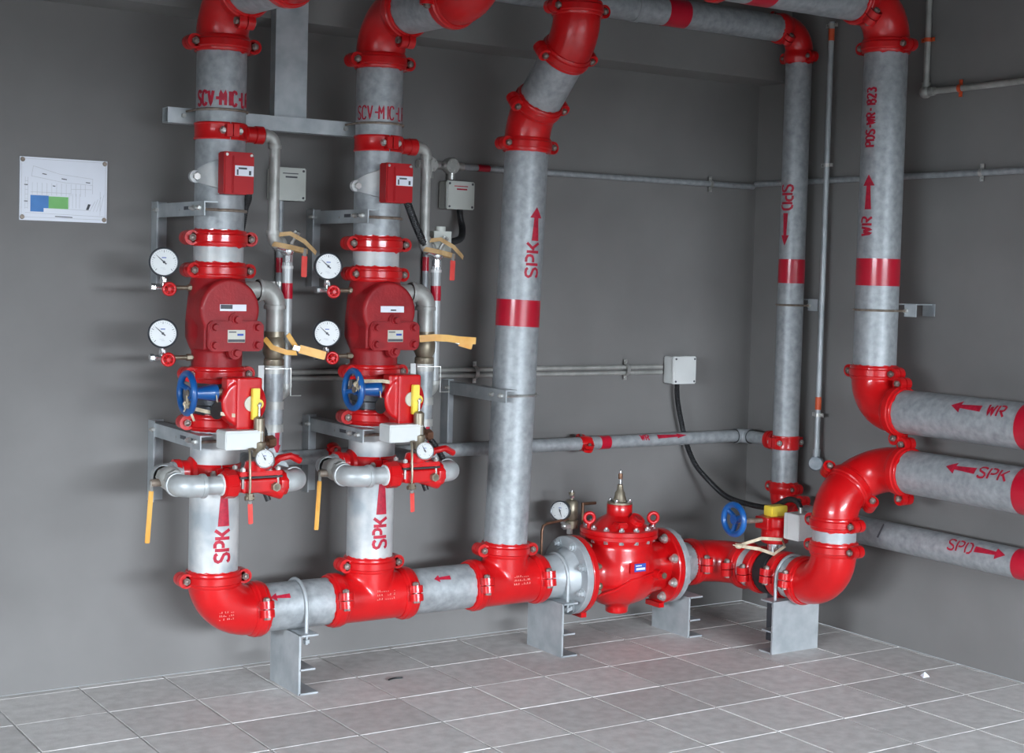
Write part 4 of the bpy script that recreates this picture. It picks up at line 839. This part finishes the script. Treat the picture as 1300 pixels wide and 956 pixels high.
# ------------------------------------------------------------------ drain header along the back wall
hy, hz_ = -.10, .785
outlet_clamp('red outlet clamp low on the riser lettered SPD', V((DX, DY, hz_)), YP, R=R4, w=.06, boss_r=.034, boss_len=.05)
pipe('drain header end piece into the SPD riser', V((DX, DY+.10, hz_)), V((DX, hy-.04, hz_)), .0275, 'galv')
pipe_fitting_elbow('grey elbow of the drain header in the room corner', V((DX, hy, hz_)), -YP, -XP, .0285, .05, 'galv', col=1.15)
dr = pipe('long drain header pipe along the back wall', V((-2.56, hy, hz_)), V((DX-.04, hy, hz_)), .0275, 'galv')
band(dr, V((-.905, hy, hz_)), XP, .0275, .05); arrow(dr, .16, .016, Wrap(V((-.55, hy, hz_)), XP, (0, -.8, .6), .0275, '+a'), hw=1.5); stencil(dr, 'WR', .028, .007, Wrap(V((-.70, hy, hz_)), XP, (0, -.8, .6), .0275, '+a'))
arrow(dr, .11, .014, Wrap(V((-2.38, hy, hz_)), XP, (0, -.9, .4), .0275, '+a'), hw=1.6)
coupling('small red coupling on the long drain header', V((-1.005, hy, hz_)), XP, V((0, -1, -.5)), .0275, .05)
coupling('small red coupling on the drain header between the valve risers', V((-2.18, hy, hz_)), XP, V((0, -.4, 1)), .0275, .05)
# ------------------------------------------------------------------ frame behind the valve risers
t = thing('support_frame', 'galvanised post and hollow rail behind the two valve risers', 'support frame', (-2.445, -.22, 1.975))
Mx = frame((-2.905, -.236, 2.0), XP, (0, 0, 1)); o_, i_ = .026, .0225
part('hollow_rail', MB().add([(x_, y_, z_) for z_ in (0, .79) for x_, y_ in ((-o_,-o_), (o_,-o_), (o_,o_), (-o_,o_), (-i_,-i_), (i_,-i_), (i_,i_), (-i_,i_))],
    [(0,1,9,8), (1,2,10,9), (2,3,11,10), (3,0,8,11), (4,12,13,5), (5,13,14,6), (6,14,15,7), (7,15,12,4), (0,4,5,1), (1,5,6,2), (2,6,7,3), (3,7,4,0), (8,9,13,12), (9,10,14,13), (10,11,15,14), (11,8,12,15)], Mx), 'galv_plate', t)
part('post', MB().prism([(-.062, 0), (.062, 0), (.062, .042), (.056, .042), (.056, .006), (-.056, .006), (-.056, .042), (-.062, .042)], 2.026, H, Matrix.Translation((-2.445, -.245, 0))), 'galv_plate', t)
for xx in (-2.85, -2.235): part('rail_bolt', MB().cyl((xx, -.262, 2.0), (xx, -.272, 2.0), .008, n=6), 'zinc', t)
# ------------------------------------------------------------------ conduits, boxes
def conduit(label, pts, r=.0125, mat='galv', group=None):
    return solo('conduit', label, 'conduit', MB().sweep(pts, r, 14) if len(pts) > 2 else MB().cyl(pts[0], pts[1], r, n=16), mat, pts[-1], group)
bc = conduit('thin conduit along the back wall at shoulder height', [(-1.66, -.02, 1.912), (-.035, -.02, 1.914)]); band(bc, V((-1.49, -.02, 1.912)), XP, .0125, .055)
saddle('metal saddle on back wall conduit near the corner', (-.29, -.02, 1.913), XP, (0,-1,0), .013)
conduit('thin conduit along the right wall at shoulder height', [(-.02, -.02, 1.926), (-.02, -5.0, 1.935)])
saddle('metal saddle on right wall conduit past the PDS-WR riser', (-.02, -1.30, 1.929), YP, (-1,0,0), .013)
conduit('upper of two conduits leading to white corner box', [(-2.42, -.018, 1.098), (-.535, -.018, 1.097)], .0095, 'iron')
conduit('lower of two conduits leading to white corner box', [(-2.42, -.018, 1.074), (-.535, -.018, 1.073)], .0095, 'iron')
for x, nm in ((-2.08, 'beside the second valve riser'), (-1.505, 'behind the red-banded riser'), (-.735, 'near the white corner box')): saddle('metal saddle on the twin conduits '+nm, (x, -.018, 1.086), XP, (0,-1,0), .023)
junction_box('white wall box feeding the corner butterfly valve', V((-.452, -.042, 1.084)), (.125, .075, .118), 'white_plastic', print_=False)
junction_box('grey junction box behind the alarm pipe nearest wall plan', V((-2.362, -.04, 1.80)), (.125, .07, .118), print_='ink')
junction_box('grey junction box beside the banded riser with round fitting', V((-1.625, -.04, 1.795)), (.125, .07, .108), print_='red')
def round_box(label, c, r=.032):
    t = thing('conduit_box', label, 'conduit box', c); c = V(c); part('round_body', MB().lathe([(r, 0), (r, .03), (r*.9, .036)], frame(c+YP*.02, -YP), 24), 'iron', t)
    part('hubs', MB().cyl(c-XP*.055, c+XP*.055, .016, n=14).cyl(c-ZP*.055, c, .016, n=14), 'zinc', t)
    for a in (.6, 2.2, 3.7, 5.3): part('lid_screw', MB().cyl(c+V((cos(a)*r*.68, -.016, sin(a)*r*.68)), c+V((cos(a)*r*.68, -.020, sin(a)*r*.68)), .004, n=8), 'zinc', t)
    return t
round_box('round conduit box above the grey junction box', V((-1.64, -.02, 1.912)))
round_box('round conduit box beside the alarm pipe elbow', V((-1.74, -.02, 1.912)))
c1 = conduit('thin vertical wall conduit behind the nearer alarm pipe', [(-2.376, -.02, 1.745), (-2.376, -.02, 1.09)]); band(c1, V((-2.375, -.02, 1.50)), ZP, .0125, .055)
c2 = conduit('thin vertical wall conduit below the round conduit boxes', [(-1.748, -.02, 1.86), (-1.748, -.02, 1.10)]); band(c2, V((-1.748, -.02, 1.52)), ZP, .0125, .055)
saddle('metal saddle on the vertical conduit near check valve', (-2.375, -.02, 1.43), ZP, (0,-1,0), .013)
spiral_hose('black ribbed hose below the flow switch nearest wall plan', [(-2.69, -.43, 1.765), (-2.665, -.40, 1.73), (-2.66, -.36, 1.69), (-2.655, -.31, 1.60), (-2.66, -.26, 1.50), (-2.68, -.22, 1.44)], .012)
spiral_hose('black ribbed hose below the flow switch beside banded riser', [(-2.085, -.43, 1.775), (-2.05, -.41, 1.73), (-2.0, -.38, 1.66), (-1.955, -.36, 1.60), (-1.91, -.34, 1.565)], .014)
spiral_hose('black hose from grey junction box to small ball valve', [(-1.615, -.05, 1.74), (-1.615, -.06, 1.70), (-1.63, -.10, 1.66), (-1.70, -.20, 1.62), (-1.82, -.30, 1.60)], .013)
spiral_hose('long black cable from white wall box to corner valve', [(-.468, -.045, 1.03), (-.462, -.045, .95), (-.435, -.048, .84), (-.40, -.05, .74), (-.375, -.08, .66), (-.35, -.14, .60), (-.35, -.26, .545), (-.37, -.42, .535), (-.385, -.58, .545), (-.405, -.70, .595), (-.42, -.77, .598), (-.43, -.803, .572)], .0115)
vc = conduit('thin pale conduit standing between SPD and PDS-WR risers', [(-.055, -.502, 2.60), (-.055, -.502, .735)], .012, 'galv_plate')
band(vc, V((-.055, -.502, .965)), ZP, .012, .055, 'band_orange'); band(vc, V((-.055, -.502, 2.545)), ZP, .012, .05, 'band_orange')
t = thing('conduit_drain', 'round end cap fitting under the thin pale conduit', 'conduit fitting', (-.055, -.502, .70)); part('cap_disc', MB().lathe([(.028, -.012), (.033, -.008), (.033, .012), (.028, .016)], frame((-.055, -.502, .705), (-.8, -.6, 0)), 28), 'steel_dark', t); part('neck', MB().cyl((-.055, -.502, .72), (-.055, -.502, .765), .016, n=16), 'galv_plate', t)
for z, nm in ((2.585, 'top'), (1.99, 'middle'), (.915, 'bottom')): saddle('metal saddle near the %s of the thin pale conduit' % nm, (-.055, -.502, z), ZP, (-1,0,0), .0125)
conduit('dark conduit dropping from the ceiling on right wall', [(-.02, -1.005, H), (-.02, -1.005, 2.28)], .0125, 'iron')
conduit('dark conduit running along the right wall near ceiling', [(-.02, -1.02, 2.262), (-.02, -5.0, 2.275)], .0125, 'iron')
t = thing('conduit_box', 'small corner fitting joining the two dark conduits', 'conduit fitting', (-.02, -1.005, 2.262)); part('fitting_body', MB().sphere((-.022, -1.005, 2.262), .026, 14).cyl((-.02, -1.005, 2.26), (-.02, -1.05, 2.263), .018, n=14).cyl((-.02, -1.005, 2.262), (-.02, -1.005, 2.30), .018, n=14), 'iron', t)
saddle('orange saddle on the dropping dark conduit', (-.02, -1.005, 2.47), ZP, (-1,0,0), .013, mat='band_orange'); saddle('orange saddle on the dark conduit along right wall', (-.02, -1.18, 2.2625), YP, (-1,0,0), .013, mat='band_orange')
# ------------------------------------------------------------------ wall plan
px0, px1, pz0, pz1 = -3.327, -3.027, 1.630, 1.845; t = thing('wall_plan', 'white laminated floor plan with blue and green areas screwed to wall', 'sign', (-3.177, 0, 1.63))
part('sheet', MB().box(((px0+px1)/2, -.003, (pz0+pz1)/2), (px1-px0, .006, pz1-pz0)), 'paper', t)
def PX(u, v): return V((px0+(px1-px0)*u, -.0064, pz0+(pz1-pz0)*v))
def flat(pts, mat, nm, dy=0):
    vs = [PX(u, v)+V((0, -dy, 0)) for u, v in pts]; n = len(vs)
    return part(nm, MB().add(vs+[q+V((0, .0012, 0)) for q in vs], [tuple(range(n)), tuple(range(2*n-1, n-1, -1))]+[(i, n+i, n+(i+1) % n, (i+1) % n) for i in range(n)]), mat, t)
flat([(.12,.40), (.325,.40), (.325,.20), (.27,.20), (.27,.14), (.12,.14)], 'map_blue', 'blue_area'); flat([(.325,.39), (.55,.39), (.55,.20), (.325,.20)], 'map_green', 'green_area')
def lines(segs, mat, nm, w=.0012):
    mb = MB()
    for (u0, v0, u1, v1) in segs:
        a, b = PX(u0, v0), PX(u1, v1); d = (b-a).normalized(); s_ = d.cross(YP)*w/2
        mb.add([a+s_, b+s_, b-s_, a-s_], [(0,1,2,3)])
    return part(nm, mb, mat, t)
segs = [(.02,.05,.98,.05), (.02,.97,.98,.97), (.02,.05,.02,.97), (.98,.05,.98,.97), (.15,.86,.45,.75), (.45,.75,.83,.70), (.13,.70,.5,.62), (.5,.62,.83,.60), (.83,.70,.83,.46), (.15,.86,.13,.70), (.12,.45,.58,.45), (.58,.52,.82,.53), (.06,.12,.98,.10), (.06,.18,.06,.68), (.09,.18,.09,.68), (.92,.12,.92,.5), (.55,.2,.8,.19)]
segs += [(.14+k*.055, .41, .14+k*.055, .60) for k in range(12)]+[(.06, .2+k*.07, .09, .2+k*.07) for k in range(7)]+[(.56+k*.04, .22, .56+k*.04, .45) for k in range(4)]+[(.80+k*.04, .18, .86+k*.035, .34+.04*k) for k in range(4)]
lines(segs, 'pale_ink', 'plan_lines'); lines([(.25,.745,.30,.735), (.47,.68,.53,.67), (.75,.64,.80,.635), (.37,.56,.40,.555), (.40,.075,.60,.07), (.05,.56,.09,.56), (.05,.30,.09,.30)], 'ink', 'plan_captions', .003); flat([(.755,.20), (.785,.20), (.81,.29), (.78,.295)], 'ink', 'dark_block')
for u, v in ((.03,.955), (.97,.955), (.03,.05), (.97,.05)): q = PX(u, v); part('screw', MB().cyl(q, q+V((0,-.005,0)), .008, .006, n=16), 'rust_rod', t)

# ------------------------------------------------------------------ scraps on the floor
solo('wire_scrap', 'short curved scrap of black wire lying on the tiles', 'wire', MB().sweep([(-2.105+.010*k, -.445+.010*sin(k*.5), .0035) for k in range(7)], .0032, 8), 'black', (-2.07, -.44, 0))
solo('paper_scrap', 'crumpled white scrap lying on tiles near right wall', 'litter', MB().add([(-.295,-1.350,.0), (-.27,-1.360,.004), (-.265,-1.335,.014), (-.285,-1.325,.003), (-.28,-1.343,.020)], [(0,1,4), (1,2,4), (2,3,4), (3,0,4), (3,2,1,0)]), 'paper', (-.28, -1.345, 0))
